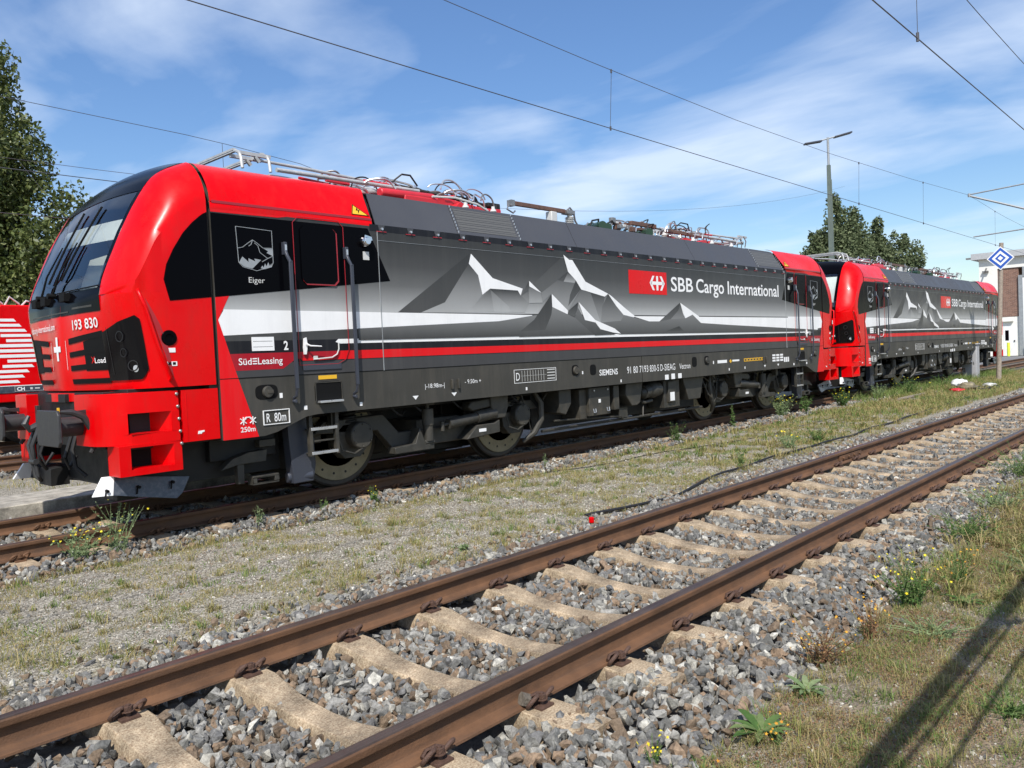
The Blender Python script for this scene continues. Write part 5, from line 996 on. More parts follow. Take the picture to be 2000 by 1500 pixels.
for k in range(9):
    x = 13.2+.24*k; y = -.7+.5*rr_.random(); b.tube([(x, y, 3.85), (x+.04, y-.05, 4.0), (x+.2, y-.1, 4.08), (x+.42, y-.05, 3.98), (x+.46, y, 3.85)], .012, 6)
b.build('flex_leads', 'silver', L)
b = MB(); b.box(15.0, 16.3, -.75, .75, 3.62, 3.82); b.build('air_intake', 'under', L, bevel=.01)
# ------------------------------------------------ second locomotive: copy with its own number and a lowered white blind
L2 = copy_tree(L); L2.location = (19.104, 0, 0)
tag(L2, 'second locomotive coupled behind the first, smaller and farther to the right', 'locomotive', 'red and grey freight locomotives')
for c in list(L2.children):
    if c.name.startswith('running_number'):
        n_ = text('193 831', .105, 0, 2.03, -.44, L2, face='front', width=.54, bold=.012); n_.name = 'running_number'
        me = n_.data; k_ = len(me.vertices); co = np.zeros(k_*3); me.vertices.foreach_get('co', co); co = co.reshape(-1, 3)
        for i in range(k_): co[i] = nose_pt(-co[i, 1], co[i, 2], .007)
        me.vertices.foreach_set('co', co.ravel()); bpy.data.objects.remove(c)
b = MB(); V = [i/12-1 for i in range(25)]
b.grid([[(lambda p: (p[0]+.012, p[1], p[2]))(ws_pt(z, v*.95)) for v in V] for z in [2.62+.09*i for i in range(9)]]); b.build('windscreen_blind', 'white', L2, ang=60)
# ------------------------------------------------ red engine in the background at the far left
Q = empty('shunting_engine', (2.6, 13.1, -.02), 'red engine with a white striped arrow, cut off by the left edge of the photo', 'locomotive')
b = MB(); b.prism([(0, 1.30), (14, 1.30), (14, 3.28), (0.4, 3.28), (.25, 3.1), (0, 2.2)], -1.5, 1.5); b.build('body', 'red', Q, bevel=.03)
b = MB(); b.box(.0, 14.02, -1.515, -1.45, 1.25, 1.42, 0); b.box(-.01, 14.02, -1.52, -1.45, 1.405, 1.42, 1); b.build('sill_band', ['plow', 'white'], Q)
b = MB(); b.box(-.02, 14.0, -1.5, 1.5, 1.04, 1.25); b.build('lower_beam', 'red', Q, bevel=.02)
b = MB(); b.box(0, 14, -1.3, 1.3, .55, 1.04); b.build('underframe', 'dark', Q)
b = MB()
for k in range(-6, 7):
    zc = 2.22+k*.118 if abs(k) > 1 else 2.22+k*.12; xe = 1.20-.105*max(0, abs(k)-1); xs_ = -.02 if abs(k) <= 1 else max(-.02, xe-.62)
    b.prism([(xs_, zc-.036), (xe-.02, zc-.036), (xe+.03, zc), (xe-.01, zc+.036), (xs_, zc+.036)] if abs(k) <= 1 else [(xs_, zc-.033), (xe+.03, zc-.033), (xe-.02, zc+.033), (xs_, zc+.033)], -1.505, -1.50)
b.build('striped_arrow', 'white', Q, smooth=False)
o = text('CH', .085, .62, 1.295, -1.53, Q, bold=.04); b = MB()
for a, c, d, e in ((.58, 1.18, 1.275, 1.28), (.58, 1.18, 1.395, 1.40), (.58, .585, 1.28, 1.395), (1.175, 1.18, 1.28, 1.395), (.9, .95, 1.31, 1.36), (1.0, 1.1, 1.32, 1.35)): b.box(a, c, -1.525, -1.515, d, e)
b.build('label_frame', 'ins', Q)
b = MB(); b.lathe([(.05, -1.53), (.05, -1.52)], (1.38, 0, 1.34), 'y', 16); b.build('socket', 'blackm', Q)
for y in (-.875, .875):
    b = MB(); b.box(-.62, -.585, y-.3, y+.3, .86, 1.22); bf = b.build('buffer', 'under', Q, bevel=.02)
    b = MB(); b.lathe([(.15, -.58), (.10, -.5), (.10, -.1)], (0, y, 1.04), 'x', 18); b.prism([(-.5, 1.18), (-.05, 1.22), (-.05, .95), (-.15, .75), (-.22, .80), (-.22, 1.0)], y-.24, y-.20); b.build('buffer_shank', 'under', bf, bevel=.01)
for x in (1.0, 3.4, 9.5, 11.9):
    for y in (-.75, .75): b = MB(); b.lathe([(.1, -.06), (.5, -.06), (.55, .02), (.58, .06), (.1, .06)], (x, y, .57), 'y', 32); b.build('wheel', 'wheel', Q)
b = MB(); rr_ = random.Random(2)
for k in range(14): x = .3+.35*k; b.tube([(x, -.9, 3.3), (x+.1, -.95, 3.42+.1*rr_.random()), (x+.3, -.9, 3.36), (x+.4, -.6, 3.3)], .025, 6)
b.build('roof_pipes', 'ins', Q)
# stop shoe near the plough
b = MB(); b.cyl((0, 0, -.2), (0, 0, .45), .05, 10); o = b.build('track_post', 'wood', ang=60); o.location = (1.9, 3.1, 0); tag(o, 'short dark post standing in the kerb behind the plough', 'post')
# ------------------------------------------------ workshop building
W = empty('workshop', (66, 0, -.13), 'white rendered workshop with brown brick panel and door at the right edge', 'building')
def wb(name, m, *boxes, parent=W, bevel=0):
    b = MB(); [b.box(*q) for q in boxes]; return b.build(name, m, parent, bevel=bevel)
wb('wall', 'wall', (0, 30, 4.35, 5.55, 0, 7.3), (.02, 30, -30, 4.35, 6.5, 7.3), (.12, .5, 3.05, 4.35, 2.8, 2.9))
wb('brick_wall', 'brick', (.10, 29, 3.02, 4.35, 2.9, 6.5))
wb('side_annex', 'wall', (6, 34, 5.55, 12, 0, 5.6))
rf = wb('roof', 'roofgrey', (-.35, 31, -31, 6.0, 7.3, 7.75)); wb('annex_roof', 'roofgrey', (5.6, 34, 5.6, 12.4, 5.6, 6.05), parent=rf)
wb('gutter_end', 'steel', (-.3, 0, 6.0, 6.35, 7.38, 7.5), parent=rf)
dr = wb('door', 'white', (.10, .16, 3.25, 4.05, 0, 2.2)); wb('door_pane', 'black', (.085, .10, 3.72, 3.95, 1.15, 1.9), parent=dr); wb('door_handle', 'blackm', (.05, .10, 3.32, 3.40, 1.05, 1.15), parent=dr)
wb('wall_panel', 'wall', (.12, 1, 3.0, 4.36, 0, 2.8)); wb('door_lamp', 'offwhite', (-.1, .12, 3.4, 4.1, 2.55, 2.65))
gt = wb('gate_frame', 'galv', (-.05, .4, 2.75, 3.02, 0, 5.9), (-.05, .4, -30, 2.75, 5.75, 6.5)); wb('gate_post', 'white', (-.08, .3, 2.48, 2.75, 0, 5.7), parent=gt); wb('gate_leaf', 'greenpole', (.0, .2, -2, 2.48, 0, 5.7), parent=gt)
wb('gate_bumper', 'wood', (-.8, -.3, 1.9, 2.2, 0, 1.6))
b = MB(); b.cyl((-.15, 3.4, 0), (-.15, 3.4, 1.0), .10, 12); o = b.build('bollard', 'lime', None); o.location = (65.4, .2, -.13); tag(o, 'bright yellow bollard in front of the white workshop door', 'bollard')
b = MB(); b.tube([(-.6, 5.0, 6.35), (-.05, 5.05, 6.6)], .06, 8); b.box(-.2, .05, 4.9, 5.3, 6.3, 6.42); b.build('wall_lamp', 'steel', W)
# ------------------------------------------------ sign post
sp_ = empty('sign_post', (31, -2.62, -.16), 'wooden post carrying a blue and white diamond board near the workshop', 'sign')
b = MB(); b.tube([(0, 0, 0), (0, -.09, 2.5), (0, -.19, 5.0)], [.085, .078, .07], 12); b.build('post', 'wood', sp_, ang=60)
sg_ = MB(); yaw = math.atan2(6.6, 33.6)
def dia(r, off):
    c = Vector((-.10-off, -.17, 4.44)); t = Vector((-math.sin(yaw)*1, math.cos(yaw), 0)); return [tuple(c+t*a*r+Vector((0, 0, 1))*e*r) for a, e in ((1, 0), (0, 1), (-1, 0), (0, -1))]
for r, off, m in ((.43, 0, 0), (.385, .006, 1), (.27, .010, 0), (.17, .014, 1), (.085, .018, 0)):
    P4 = dia(r, off); Q4 = [(x+.012 if m == 0 and off == 0 else x+.001, y, z) for x, y, z in P4]; sg_.add(P4+Q4, [(0, 1, 2, 3), (7, 6, 5, 4)]+[(i, (i+1) % 4, (i+1) % 4+4, i+4) for i in range(4)], m)
sg_.build('diamond_board', ['white', 'signblue'], sp_, smooth=False, recalc=False)
cb_ = empty('cable_cabinet', (33, -1.24, -.3), 'grey upright cable cabinet beside the second locomotive', 'cabinet')
b = MB(); b.box(-.22, .22, -.29, .24, 0, 1.46); b.build('housing', 'box', cb_, bevel=.02)
b = MB(); b.box(-.26, .26, -.33, .28, 1.46, 1.52); b.build('lid', 'box', cb_, bevel=.015)
b = MB(); b.box(-.235, -.22, -.25, .2, .12, 1.4); d_ = b.build('door', 'box', cb_, bevel=.004); b = MB(); b.box(-.25, -.235, -.2, -.17, .7, .8); b.build('handle', 'steel', d_)
b = MB(); b.tube([(-.3, .25, 0), (-.3, .25, .5), (-.3, .12, .55), (-.3, .12, .4)], .02, 6); b.build('pipe', 'rust', cb_)
def lump(name, m, loc, s, label, cat, seed=1):
    bm = bmesh.new(); bmesh.ops.create_icosphere(bm, subdivisions=3, radius=1)
    for v in bm.verts: v.co *= 1+.55*noise.noise(v.co*3.1+Vector((seed, 0, 0))); v.co = Vector((v.co.x*s[0], v.co.y*s[1], max(-.05, v.co.z*s[2])))
    me = bpy.data.meshes.new(name); bm.to_mesh(me); bm.free(); me.materials.append(M[m]); me.shade_smooth(); o = bpy.data.objects.new(name, me); COL.objects.link(o); o.location = loc; tag(o, label, cat); return o
lump('plastic_bag', 'white', (25.6, -2.62, .02), (.26, .24, .15), 'crumpled white plastic bag by the grey cabinet', 'bag', 2)
lump('yellow_sack', 'brake', (25.1, -2.95, -.05), (.22, .28, .15), 'ochre yellow sack on the ground under the white bag', 'sack', 4)
lump('red_wrapper', 'redins', (24.3, -2.85, -.1), (.16, .2, .06), 'small red wrapper lying left of the yellow sack', 'litter', 6)
lump('paper_litter', 'ins', (27.0, -3.15, -.1), (.2, .2, .07), 'pale crumpled paper right of the white bag', 'litter', 8)
b = MB(); b.box(20.6, 22.9, -2.36, -2.30, -.13, -.08); tag(b.build('plank', 'wood'), 'pale narrow plank lying on the gravel left of the rubbish', 'plank')
# ------------------------------------------------ lamp mast
lm = empty('lamp_mast', (54, 12, -.2), 'tall grey floodlight mast with two flat lamp heads behind the locomotives', 'lamp post')
b = MB(); b.tube([(0, 0, 0), (0, 0, 14.0)], [.24, .15], 4); b.tube([(.1, -.14, 2), (.1, -.12, 13)], .03, 6); b.build('mast', 'greenpole', lm, ang=20)
b = MB(); b.cyl((0, 0, 14.0), (0, 0, 15.9), .08, 10); b.tube([(-.38, .42, 15.7), (.38, -.42, 15.95)], .05, 8); b.build('top_tube', 'galv', lm)
for s in (1, -1):
    b = MB(); d = Vector((.675, -.735, 0))*s; n_ = Vector((.735, .675, 0)); c0 = d*.45+Vector((0, 0, 15.78+.12*s)); c1 = d*1.65+Vector((0, 0, 15.85+.33*s))
    b.add([tuple(c+n_*a*.2+Vector((0, 0, h))) for c in (c0, c1) for a in (1, -1) for h in (-.06, .06)], [(0, 1, 3, 2), (4, 6, 7, 5), (0, 4, 5, 1), (2, 3, 7, 6), (0, 2, 6, 4), (1, 5, 7, 3)]); b.build('lamp_head', 'bluegrey', lm, bevel=.03)
# ------------------------------------------------ overhead line
def wire(name, pts, r, label, group):
    b = MB(); b.tube(pts, r, 5); return tag(b.build(name, 'wire', ang=80), label, 'wire', group)
def cat(x0, x1, xm, zm, half, sag): # messenger z along x, supports at xm
    return [(x, zm-sag*(1-((x-xm)/half)**2) if abs(x-xm) <= half else zm) for x in [x0+(x1-x0)*i/60 for i in range(61)]]
yA = -.12
wire('contact_wire', [(-20, yA, 5.97), (12, yA, 5.97), (36, yA-.02, 5.97), (75, yA-.1, 5.97)], .0085, 'long contact wire directly above the locomotives, running to the arm at right', 'overhead wires')
mz = lambda x: interp(x, [(-20, 8.2), (0, 7.33), (6.2, 7.2), (10.6, 7.13), (16, 7.12), (22.3, 7.23), (30, 7.5), (38.5, 7.88), (45, 7.6), (75, 7.1)])
wire('messenger_wire', [(x*1.0, yA, mz(x)) for x in range(-20, 76, 2)], .0065, 'upper sagging wire above the locomotives, ending at the tip of the arm', 'overhead wires')
dp = []
for x in (-3.0, 10.75, 24.5, 31.5, 43.5):
    b = MB(); b.tube([(x-.10, yA, 5.99), (x-.10, yA, 6.05), (x, yA, mz(x)-.06), (x-.02, yA, mz(x))], .005, 4); b.cyl((x-.1, yA, 5.93), (x-.1, yA, 6.01), .02, 6); b.cyl((x, yA, mz(x)-.05), (x, yA, mz(x)+.02), .02, 6)
    tag(b.build('dropper_wire', 'wire'), {-3.0: 'dropper wire above the first locomotive, out of frame', 10.75: 'thin dropper wire hanging in the sky above the mountain livery', 24.5: 'thin dropper wire beside the lamp mast', 31.5: 'thin dropper wire between lamp mast and overhead arm', 43.5: 'thin dropper wire right above the diamond sign'}[x], 'wire', 'dropper wires')
yC = -6.12
wire('contact_wire', [(-20, yC, 5.6), (75, yC, 5.6)], .0085, 'contact wire crossing the top right corner, the lower of the two there', 'overhead wires')
wire('messenger_wire', [(x, yC, 6.9+.0016*(x-12)**2) for x in range(-20, 76, 3)], .0065, 'wire in the extreme top right corner of the sky', 'overhead wires')
b = MB(); b.tube([(9.35, yC, 5.6), (9.35, yC, 6.92)], .005, 4); b.cyl((9.35, yC, 5.56), (9.35, yC, 5.68), .02, 6); tag(b.build('dropper_wire', 'wire'), 'short dropper wire at the top right edge of the sky', 'wire', 'dropper wires')
wire('messenger_wire', [(x, 8.3, interp(x, [(-30, 7.9), (2.3, 7.02), (6.5, 6.89), (9.2, 6.66), (12, 6.0), (16, 5.0)])) for x in range(-30, 17, 1)], .0065, 'wire crossing behind the poplar and over the red cab roof', 'overhead wires')
wire('contact_wire', [(-30, 8.3, 5.64), (8, 8.3, 5.64)], .0085, 'lower wire passing behind the poplar just left of the windscreen', 'overhead wires')
b = MB(); b.tube([(6.9, 8.3, 6.84), (6.9, 8.3, 5.66)], .006, 4); tag(b.build('dropper_wire', 'wire'), 'dropper wire meeting the pantograph above the red cab', 'wire', 'dropper wires')
wire('messenger_wire', [(x, 13.1, 7.0+.002*(x-4)**2) for x in range(-30, 61, 3)], .0065, 'upper of the two distant wires in front of the poplar', 'overhead wires')
wire('contact_wire', [(-30, 13.1, 5.64), (60, 13.1, 5.64)], .0085, 'lowest distant wire in front of the poplar', 'overhead wires')
b = MB(); b.tube([(4.0, 13.1, 7.0), (5.0, 13.1, 5.66)], .006, 4); tag(b.build('dropper_wire', 'wire'), 'slanting dropper wire in front of the poplar crown', 'wire', 'dropper wires')
ca = empty('catenary_arm', (38.5, -6.8, 0), 'bracket arm of the overhead line reaching in at the right edge', 'catenary arm')
b = MB(); b.tube([(0, 6.68, 7.9), (0, 0, 8.25)], .03, 8); b.tube([(0, 6.68, 7.85), (0, 2.6, 6.1), (0, 0, 5.2)], .045, 8); b.tube([(0, 6.55, 5.98), (0, 2.55, 6.15)], .028, 8); b.cyl((0, 6.68, 7.8), (0, 6.68, 7.95), .06, 8); b.build('arm_tubes', 'galv', ca, ang=60)
b = MB(); b.box(-.15, .15, -.3, .05, -.2, 9.0); b.build('mast', 'galv', ca)
# unseen tubes, added and shaped only to cast the shadow at bottom right
lb = empty('unseen_shadow_caster', (0, -9.75, 0), 'unseen tubes added beside the viewer to throw the long shadow at bottom right', 'shadow caster')
sx_, sy_, sz_ = SUN
def at(gx_, gy_, h): t = h/-sz_; return (gx_-sx_*t, gy_-sy_*t+9.75, h-.15)
b = MB(); b.tube([at(-1.5, -8.26, 3.0), at(7, -8.26+.0, 3.0)], .05, 10); b.build('main_tube', 'galv', lb)
b = MB(); b.tube([at(-1, -8.36, 2.2), at(2.9, -8.34, 2.2)], .012, 8); b.tube([at(-1, -8.50, 2.2), at(7, -8.46, 2.2)], .012, 8)
b.build('side_tube', 'galv', lb)
b = MB(); b.tube([at(2.70, -8.27, 3.0), at(2.95, -8.5, 3.1)], .03, 8); b.tube([at(4.4, -8.3, 3.0), at(3.1, -8.62, 3.1)], .03, 8); b.build('brace', 'galv', lb)
# ------------------------------------------------ vegetation
def leafset(centers, radii, n, size, rng, flat=1.0, shell=.55):
    """n small leaf quads spread in ellipsoidal clumps (denser near the surface)"""
    w_ = np.array([r[0]*r[1]+r[1]*r[2] for r in radii]); w_ = w_/w_.sum(); idx = rng.choice(len(centers), n, p=w_)
    d = rng.normal(size=(n, 3)); d /= np.linalg.norm(d, axis=1)[:, None]; rad = shell+(1-shell)*rng.random(n)**.6
    lump_ = 1+.22*np.sin(d[:, 0]*5+idx*1.7)*np.cos(d[:, 2]*6+idx)+rng.normal(0, .05, n)
    P = np.array(centers)[idx]+d*(rad*lump_)[:, None]*np.array(radii)[idx]
    u = rng.normal(size=(n, 3)); u /= np.linalg.norm(u, axis=1)[:, None]; v = np.cross(u, rng.normal(size=(n, 3))); v /= np.linalg.norm(v, axis=1)[:, None]
    s = size*rng.uniform(.6, 1.4, n)[:, None]
    V = np.stack([P-u*s, P-v*s*.55, P+u*s, P+v*s*.55], 1).reshape(-1, 3); F = np.arange(n*4).reshape(-1, 4); return V, F
def tree(name, loc, h, crown, n, leaf, m, label, group, seed, cat_='tree', trunk_r=.3, low=0.0):
    rng = np.random.default_rng(seed); r = random.Random(seed); t = empty(name, loc, label, cat_, group)
    b = MB(); b.tube([(0, 0, 0), (.1, .05, h*.3), (0, .1, h*.6), (.1, 0, h*.92)], [trunk_r, trunk_r*.75, trunk_r*.45, .04], 10)
    C_ = []; R__ = []
    for z0, z1, rad, k in crown:
        for _ in range(k):
            a = r.uniform(0, 2*math.pi); z = r.uniform(z0, z1); q = rad*r.uniform(.25, 1)*(1.0)
            c = (q*math.cos(a), q*math.sin(a), z); s = r.uniform(.55, 1.0)*rad*.42+.25; C_.append(c); R__.append((s, s, s*r.uniform(1.3, 2.1)))
            b.tube([(0, .05, max(.5, z-rad*1.1)), (c[0]*.5, c[1]*.5, z-rad*.45), c], [trunk_r*.22, trunk_r*.12, .02], 5)
    b.build('trunk', 'bark', t, ang=60)
    V, F = leafset(C_, R__, n, leaf, rng); np_mesh('crown', V, F, m, t); return t
tree('poplar_tree', (9.7, 36.8, -.2), 21.6, [(2, 5, 3.0, 14), (5, 9.5, 3.6, 26), (9.5, 13.5, 2.4, 20), (13.5, 17.5, 1.5, 15), (17.5, 21.1, .55, 9)], 60000, .12, 'leaf1', 'tall dark poplar at the left edge of the photo', 'trees', 3, trunk_r=.4)
tree('poplar_tree', (6.6, 38.0, -.2), 19.5, [(2, 6, 3.0, 12), (6, 12, 3.0, 22), (12, 18, 2.2, 16)], 26000, .16, 'leaf1', 'second tall poplar mostly beyond the left edge', 'trees', 5, trunk_r=.4)
tree('shrub', (13.0, 40, -.2), 4.5, [(.5, 3.6, 2.0, 12)], 9000, .13, 'leaf1', 'low bushy tree at the foot of the left poplar', 'trees', 9, trunk_r=.15)
for i, (x, y, h, rd, lb_) in enumerate(((87.5, 26.5, 13.2, 2.3, 'lowest leftmost tree of the clump behind the lamp mast'), (89.5, 24.6, 17.8, 2.6, 'tallest tree of the clump, directly behind the lamp mast'), (92, 23.6, 16.2, 2.6, 'third tree of the clump right of the lamp mast'), (94.5, 22.0, 14.8, 2.5, 'fourth tree of the clump right of the lamp mast'), (96.5, 20.2, 13.0, 2.4, 'rightmost tree of the clump above the second locomotive'))):
    tree('poplar_tree', (x, y, -.2), h, [(1.5, h*.35, rd*1.3, 22), (h*.35, h*.65, rd*1.2, 30), (h*.65, h*.85, rd*.8, 18), (h*.85, h*1.02, rd*.3, 7)], 42000, .18, 'leaf2', lb_, 'trees', 20+i, trunk_r=.3)
# grass: many blades, one object
def blades(name, zones, m):
    V = []; 
    for x0, x1, y0, y1, n, hmin, hmax, wd, thr, fs in zones:
        x = RNG.uniform(x0, x1, n*3); y = RNG.uniform(y0, y1, n*3)
        v = np.array([noise.noise(Vector((a*fs, b_*fs, 11.)))+.45*noise.noise(Vector((a*fs*3.1, b_*fs*3.1, 4.))) for a, b_ in zip(x, y)])
        k = np.where(v > thr+RNG.normal(0, .09, len(v)))[0][:n]; x, y = x[k], y[k]; q = len(k)
        if not q: continue
        tb = RNG.integers(1, 5, q); z = np.array([gz(a, b_) for a, b_ in zip(x, y)])-.003
        h = RNG.uniform(hmin, hmax, q)*(.6+.8*RNG.random(q)); a = RNG.uniform(0, 6.28, q); ln = h*RNG.uniform(.2, 1.3, q); w_ = wd*RNG.uniform(.6, 1.3, q)
        a2 = RNG.uniform(0, 6.28, q); c, s = np.cos(a2)*w_, np.sin(a2)*w_
        b0 = np.stack([x-c, y-s, z], -1); b1 = np.stack([x+c, y+s, z], -1); mx_, my_ = x+np.cos(a)*ln*.35, y+np.sin(a)*ln*.35
        m0 = np.stack([mx_-c*.8, my_-s*.8, z+h*.6], -1); m1 = np.stack([mx_+c*.8, my_+s*.8, z+h*.6], -1); t0 = np.stack([x+np.cos(a)*ln-c*.1, y+np.sin(a)*ln-s*.1, z+h], -1); t1 = np.stack([x+np.cos(a)*ln+c*.1, y+np.sin(a)*ln+s*.1, z+h], -1)
        V.append(np.stack([b0, b1, m1, m0, t1, t0], 1).reshape(-1, 3))
    V = np.concatenate(V); q = len(V)//6; o = np.arange(q)*6; F = np.concatenate([np.stack([o, o+1, o+2, o+3], -1), np.stack([o+3, o+2, o+4, o+5], -1)]); return tag(np_mesh(name, V, F, m), kind='stuff')
blades('dry_grass', [(-4, 6, -4.35, -1.8, 46000, .010, .034, .0020, .14, 2.3), (6, 16, -4.3, -1.7, 34000, .012, .045, .003, .06, 1.7), (16, 45, -4.3, -1.6, 20000, .04, .12, .006, -.05, .5), (-4, 14, -4.75, -4.2, 9000, .02, .06, .0025, .12, 1.4),
    (-1, 9, -9.2, -7.65, 70000, .012, .045, .0013, -.28, 2.0), (9, 40, -10.5, -7.5, 24000, .05, .14, .005, -.3, .6), (-4, 8, 1.0, 7, 7000, .04, .12, .004, 0, .8), (-6, 8, -1.9, -1.5, 3500, .03, .07, .003, .1, 1.5), (-3, 12, 15, 22, 3000, .05, .2, .01, -.2, .5)], 'straw')
blades('green_grass', [(-4, 6, -4.3, -1.75, 14000, .010, .034, .0032, .34, 2.6), (6, 16, -4.2, -1.7, 13000, .015, .045, .0045, .26, 2.0), (16, 45, -4.2, -1.6, 12000, .04, .12, .007, .05, .6),
    (-1, 9, -9.2, -7.7, 24000, .012, .045, .0018, .10, 3.1), (9, 40, -10.5, -7.5, 12000, .05, .16, .006, .1, .6), (20, 38, -1.9, -1.0, 6000, .08, .28, .008, -.3, .5)], 'greeng')
def tufts(name, zones, m):
    V = []
    for x0, x1, y0, y1, n, nb, h0, h1, wd in zones:
        cx = RNG.uniform(x0, x1, n); cy = RNG.uniform(y0, y1, n); cs = RNG.uniform(.4, 1.5, n); i = np.repeat(np.arange(n), nb); q = len(i)
        x = cx[i]+RNG.normal(0, .018, q)*cs[i]*(1+cx[i]*.05); y = cy[i]+RNG.normal(0, .018, q)*cs[i]*(1+cx[i]*.05); z = np.array([gz(a, c) for a, c in zip(cx, cy)])[i]-.004
        h = RNG.uniform(h0, h1, q)*cs[i]; a = RNG.uniform(0, 6.28, q); ln = h*RNG.uniform(.3, 1.5, q); w_ = wd*RNG.uniform(.6, 1.3, q); a2 = a+1.57; c, s = np.cos(a2)*w_, np.sin(a2)*w_
        P = lambda t, zt_, f: (np.stack([x+np.cos(a)*ln*t-c*f, y+np.sin(a)*ln*t-s*f, z+h*zt_], -1), np.stack([x+np.cos(a)*ln*t+c*f, y+np.sin(a)*ln*t+s*f, z+h*zt_], -1))
        (b0, b1), (m0, m1), (t0, t1) = P(0, 0, 1), P(.4, .75, .8), P(1, .85, .1); V.append(np.stack([b0, b1, m1, m0, t1, t0], 1).reshape(-1, 3))
    V = np.concatenate(V); q = len(V)//6; o = np.arange(q)*6; F = np.concatenate([np.stack([o, o+1, o+2, o+3], -1), np.stack([o+3, o+2, o+4, o+5], -1)]); return tag(np_mesh(name, V, F, m), kind='stuff')
tufts('dry_tufts', [(-4, 8, -4.5, -1.75, 420, 26, .03, .09, .0022), (8, 34, -4.3, -1.6, 700, 20, .05, .13, .005), (-1, 7, -9.1, -7.65, 520, 30, .03, .085, .0014), (3, 12, -8.6, -7.4, 380, 34, .05, .15, .003), (12, 45, -9.5, -7.2, 700, 24, .10, .30, .007), (-5, 10, -1.85, -1.45, 90, 18, .04, .10, .003)], 'straw')
tufts('green_tufts', [(-4, 8, -4.5, -1.75, 150, 22, .025, .06, .003), (8, 34, -4.2, -1.6, 260, 20, .04, .12, .006), (-1, 7, -9.1, -7.65, 160, 24, .03, .07, .0018), (3, 12, -8.6, -7.4, 130, 30, .04, .12, .003), (12, 45, -9.5, -7.2, 400, 24, .10, .28, .008)], 'greeng')
# brown mossy seed heads on the right verge
def specks(name, zones, m, size):
    P = []
    for x0, x1, y0, y1, n, h, thr, fs in zones:
        x = RNG.uniform(x0, x1, n); y = RNG.uniform(y0, y1, n); v = np.array([noise.noise(Vector((a*fs, b_*fs, 31.))) for a, b_ in zip(x, y)]); k = v > thr
        P.append(np.stack([x[k], y[k], np.array([gz(a, b_) for a, b_ in zip(x[k], y[k])])+RNG.uniform(0, h, k.sum())], -1))
    P = np.concatenate(P); q = len(P); u = RNG.normal(size=(q, 3)); u /= np.linalg.norm(u, axis=1)[:, None]; v = np.cross(u, RNG.normal(size=(q, 3))); v /= np.linalg.norm(v, axis=1)[:, None]; s = size*RNG.uniform(.5, 1.5, q)[:, None]
    V = np.stack([P-u*s, P-v*s*.6, P+u*s, P+v*s*.6], 1).reshape(-1, 3); return tag(np_mesh(name, V, np.arange(q*4).reshape(-1, 4), m), kind='stuff')
specks('seed_heads', [(-.5, 4, -9.2, -7.7, 90000, .03, -.12, 1.9), (4, 12, -9.2, -7.4, 110000, .09, -.30, .8), (12, 40, -10, -7.4, 9000, .12, -.2, .5)], 'brown', .0042)
specks('ground_leaves', [(-1, 9, -9.2, -7.6, 26000, .02, .05, 2.1), (-4, 12, -4.4, -1.8, 16000, .012, .30, 1.7), (12, 40, -4.3, -1.6, 9000, .05, .1, .8)], 'leafw', .005)
def weed(name, x, y, h, spread, stems, leafm, flowerm, nfl, label, group=None, leafn=14, leafs=.02, seed=0, cat_='weed', fls=.012, lean=0.0, low=.15):
    r = random.Random(seed); z0 = gz(x, y) if abs(y) > 1.5 else -.2; root = empty(name, (x, y, z0), label, cat_, group); st = MB(); lv_ = MB(); fl_ = MB(); n_f = 0
    for _ in range(stems):
        a = r.uniform(0, 6.28); sp2 = spread*r.uniform(.2, 1); hh = h*r.uniform(.55, 1); bx, by = r.uniform(-.03, .03)*spread*8, r.uniform(-.03, .03)*spread*8
        pts = [(bx+sp2*math.cos(a)*t**1.4+lean*t*t, by+sp2*math.sin(a)*t**1.4, hh*t) for t in (0, .25, .5, .75, 1)]; st.tube(pts, [.0032, .003, .0025, .002, .001], 3, cap=False)
        for _ in range(leafn):
            t = r.uniform(low, 1); k = min(3, int(t*4)); f_ = t*4-k; p = Vector(pts[k]).lerp(Vector(pts[k+1]), f_); d = Vector((r.gauss(0, 1), r.gauss(0, 1), r.gauss(.2, .5))).normalized(); s = leafs*r.uniform(.5, 1.4)*(1.25-.6*t); q = d.cross(Vector((r.gauss(0, 1), r.gauss(0, 1), r.gauss(0, 1)))).normalized()*s*.22
            lv_.add([tuple(p), tuple(p+d*s*.5+q), tuple(p+d*s), tuple(p+d*s*.5-q)], [(0, 1, 2, 3)])
        if flowerm and n_f < nfl:
            for _ in range(max(1, int(nfl/stems*r.uniform(.6, 1.6)))):
                p = Vector(pts[4])+Vector((r.gauss(0, 1)*.03, r.gauss(0, 1)*.03, r.gauss(0, 1)*.03)); n_f += 1; s = fls*r.uniform(.6, 1.2)
                nr = Vector((r.gauss(-.4, .5), r.gauss(-.4, .5), 1)).normalized(); t1 = nr.orthogonal().normalized(); t2 = nr.cross(t1)
                c_ = [tuple(p+(t1*math.cos(j*math.pi/5)+t2*math.sin(j*math.pi/5))*s*(1 if j % 2 == 0 else .45)) for j in range(10)]; fl_.add([tuple(p)]+c_, [(0, j+1, (j+1) % 10+1) for j in range(10)])
    st.build('stems', leafm, root, smooth=False, recalc=False); lv_.build('leaves', leafm, root, smooth=False, recalc=False)
    if fl_.f: fl_.build('flowers', flowerm, root, smooth=False, recalc=False)
    return root
weed('ragwort', .42, -1.28, .60, .36, 22, 'leafp', 'flower', 8, 'large straggly weed clump by the rail left of the plough', leafn=14, leafs=.034, seed=1)
weed('ragwort', .10, -1.22, .34, .36, 26, 'leafp', 'flower', 40, 'yellow flowered ragwort leaning over the rail at the left', leafn=16, leafs=.04, seed=2, fls=.014)
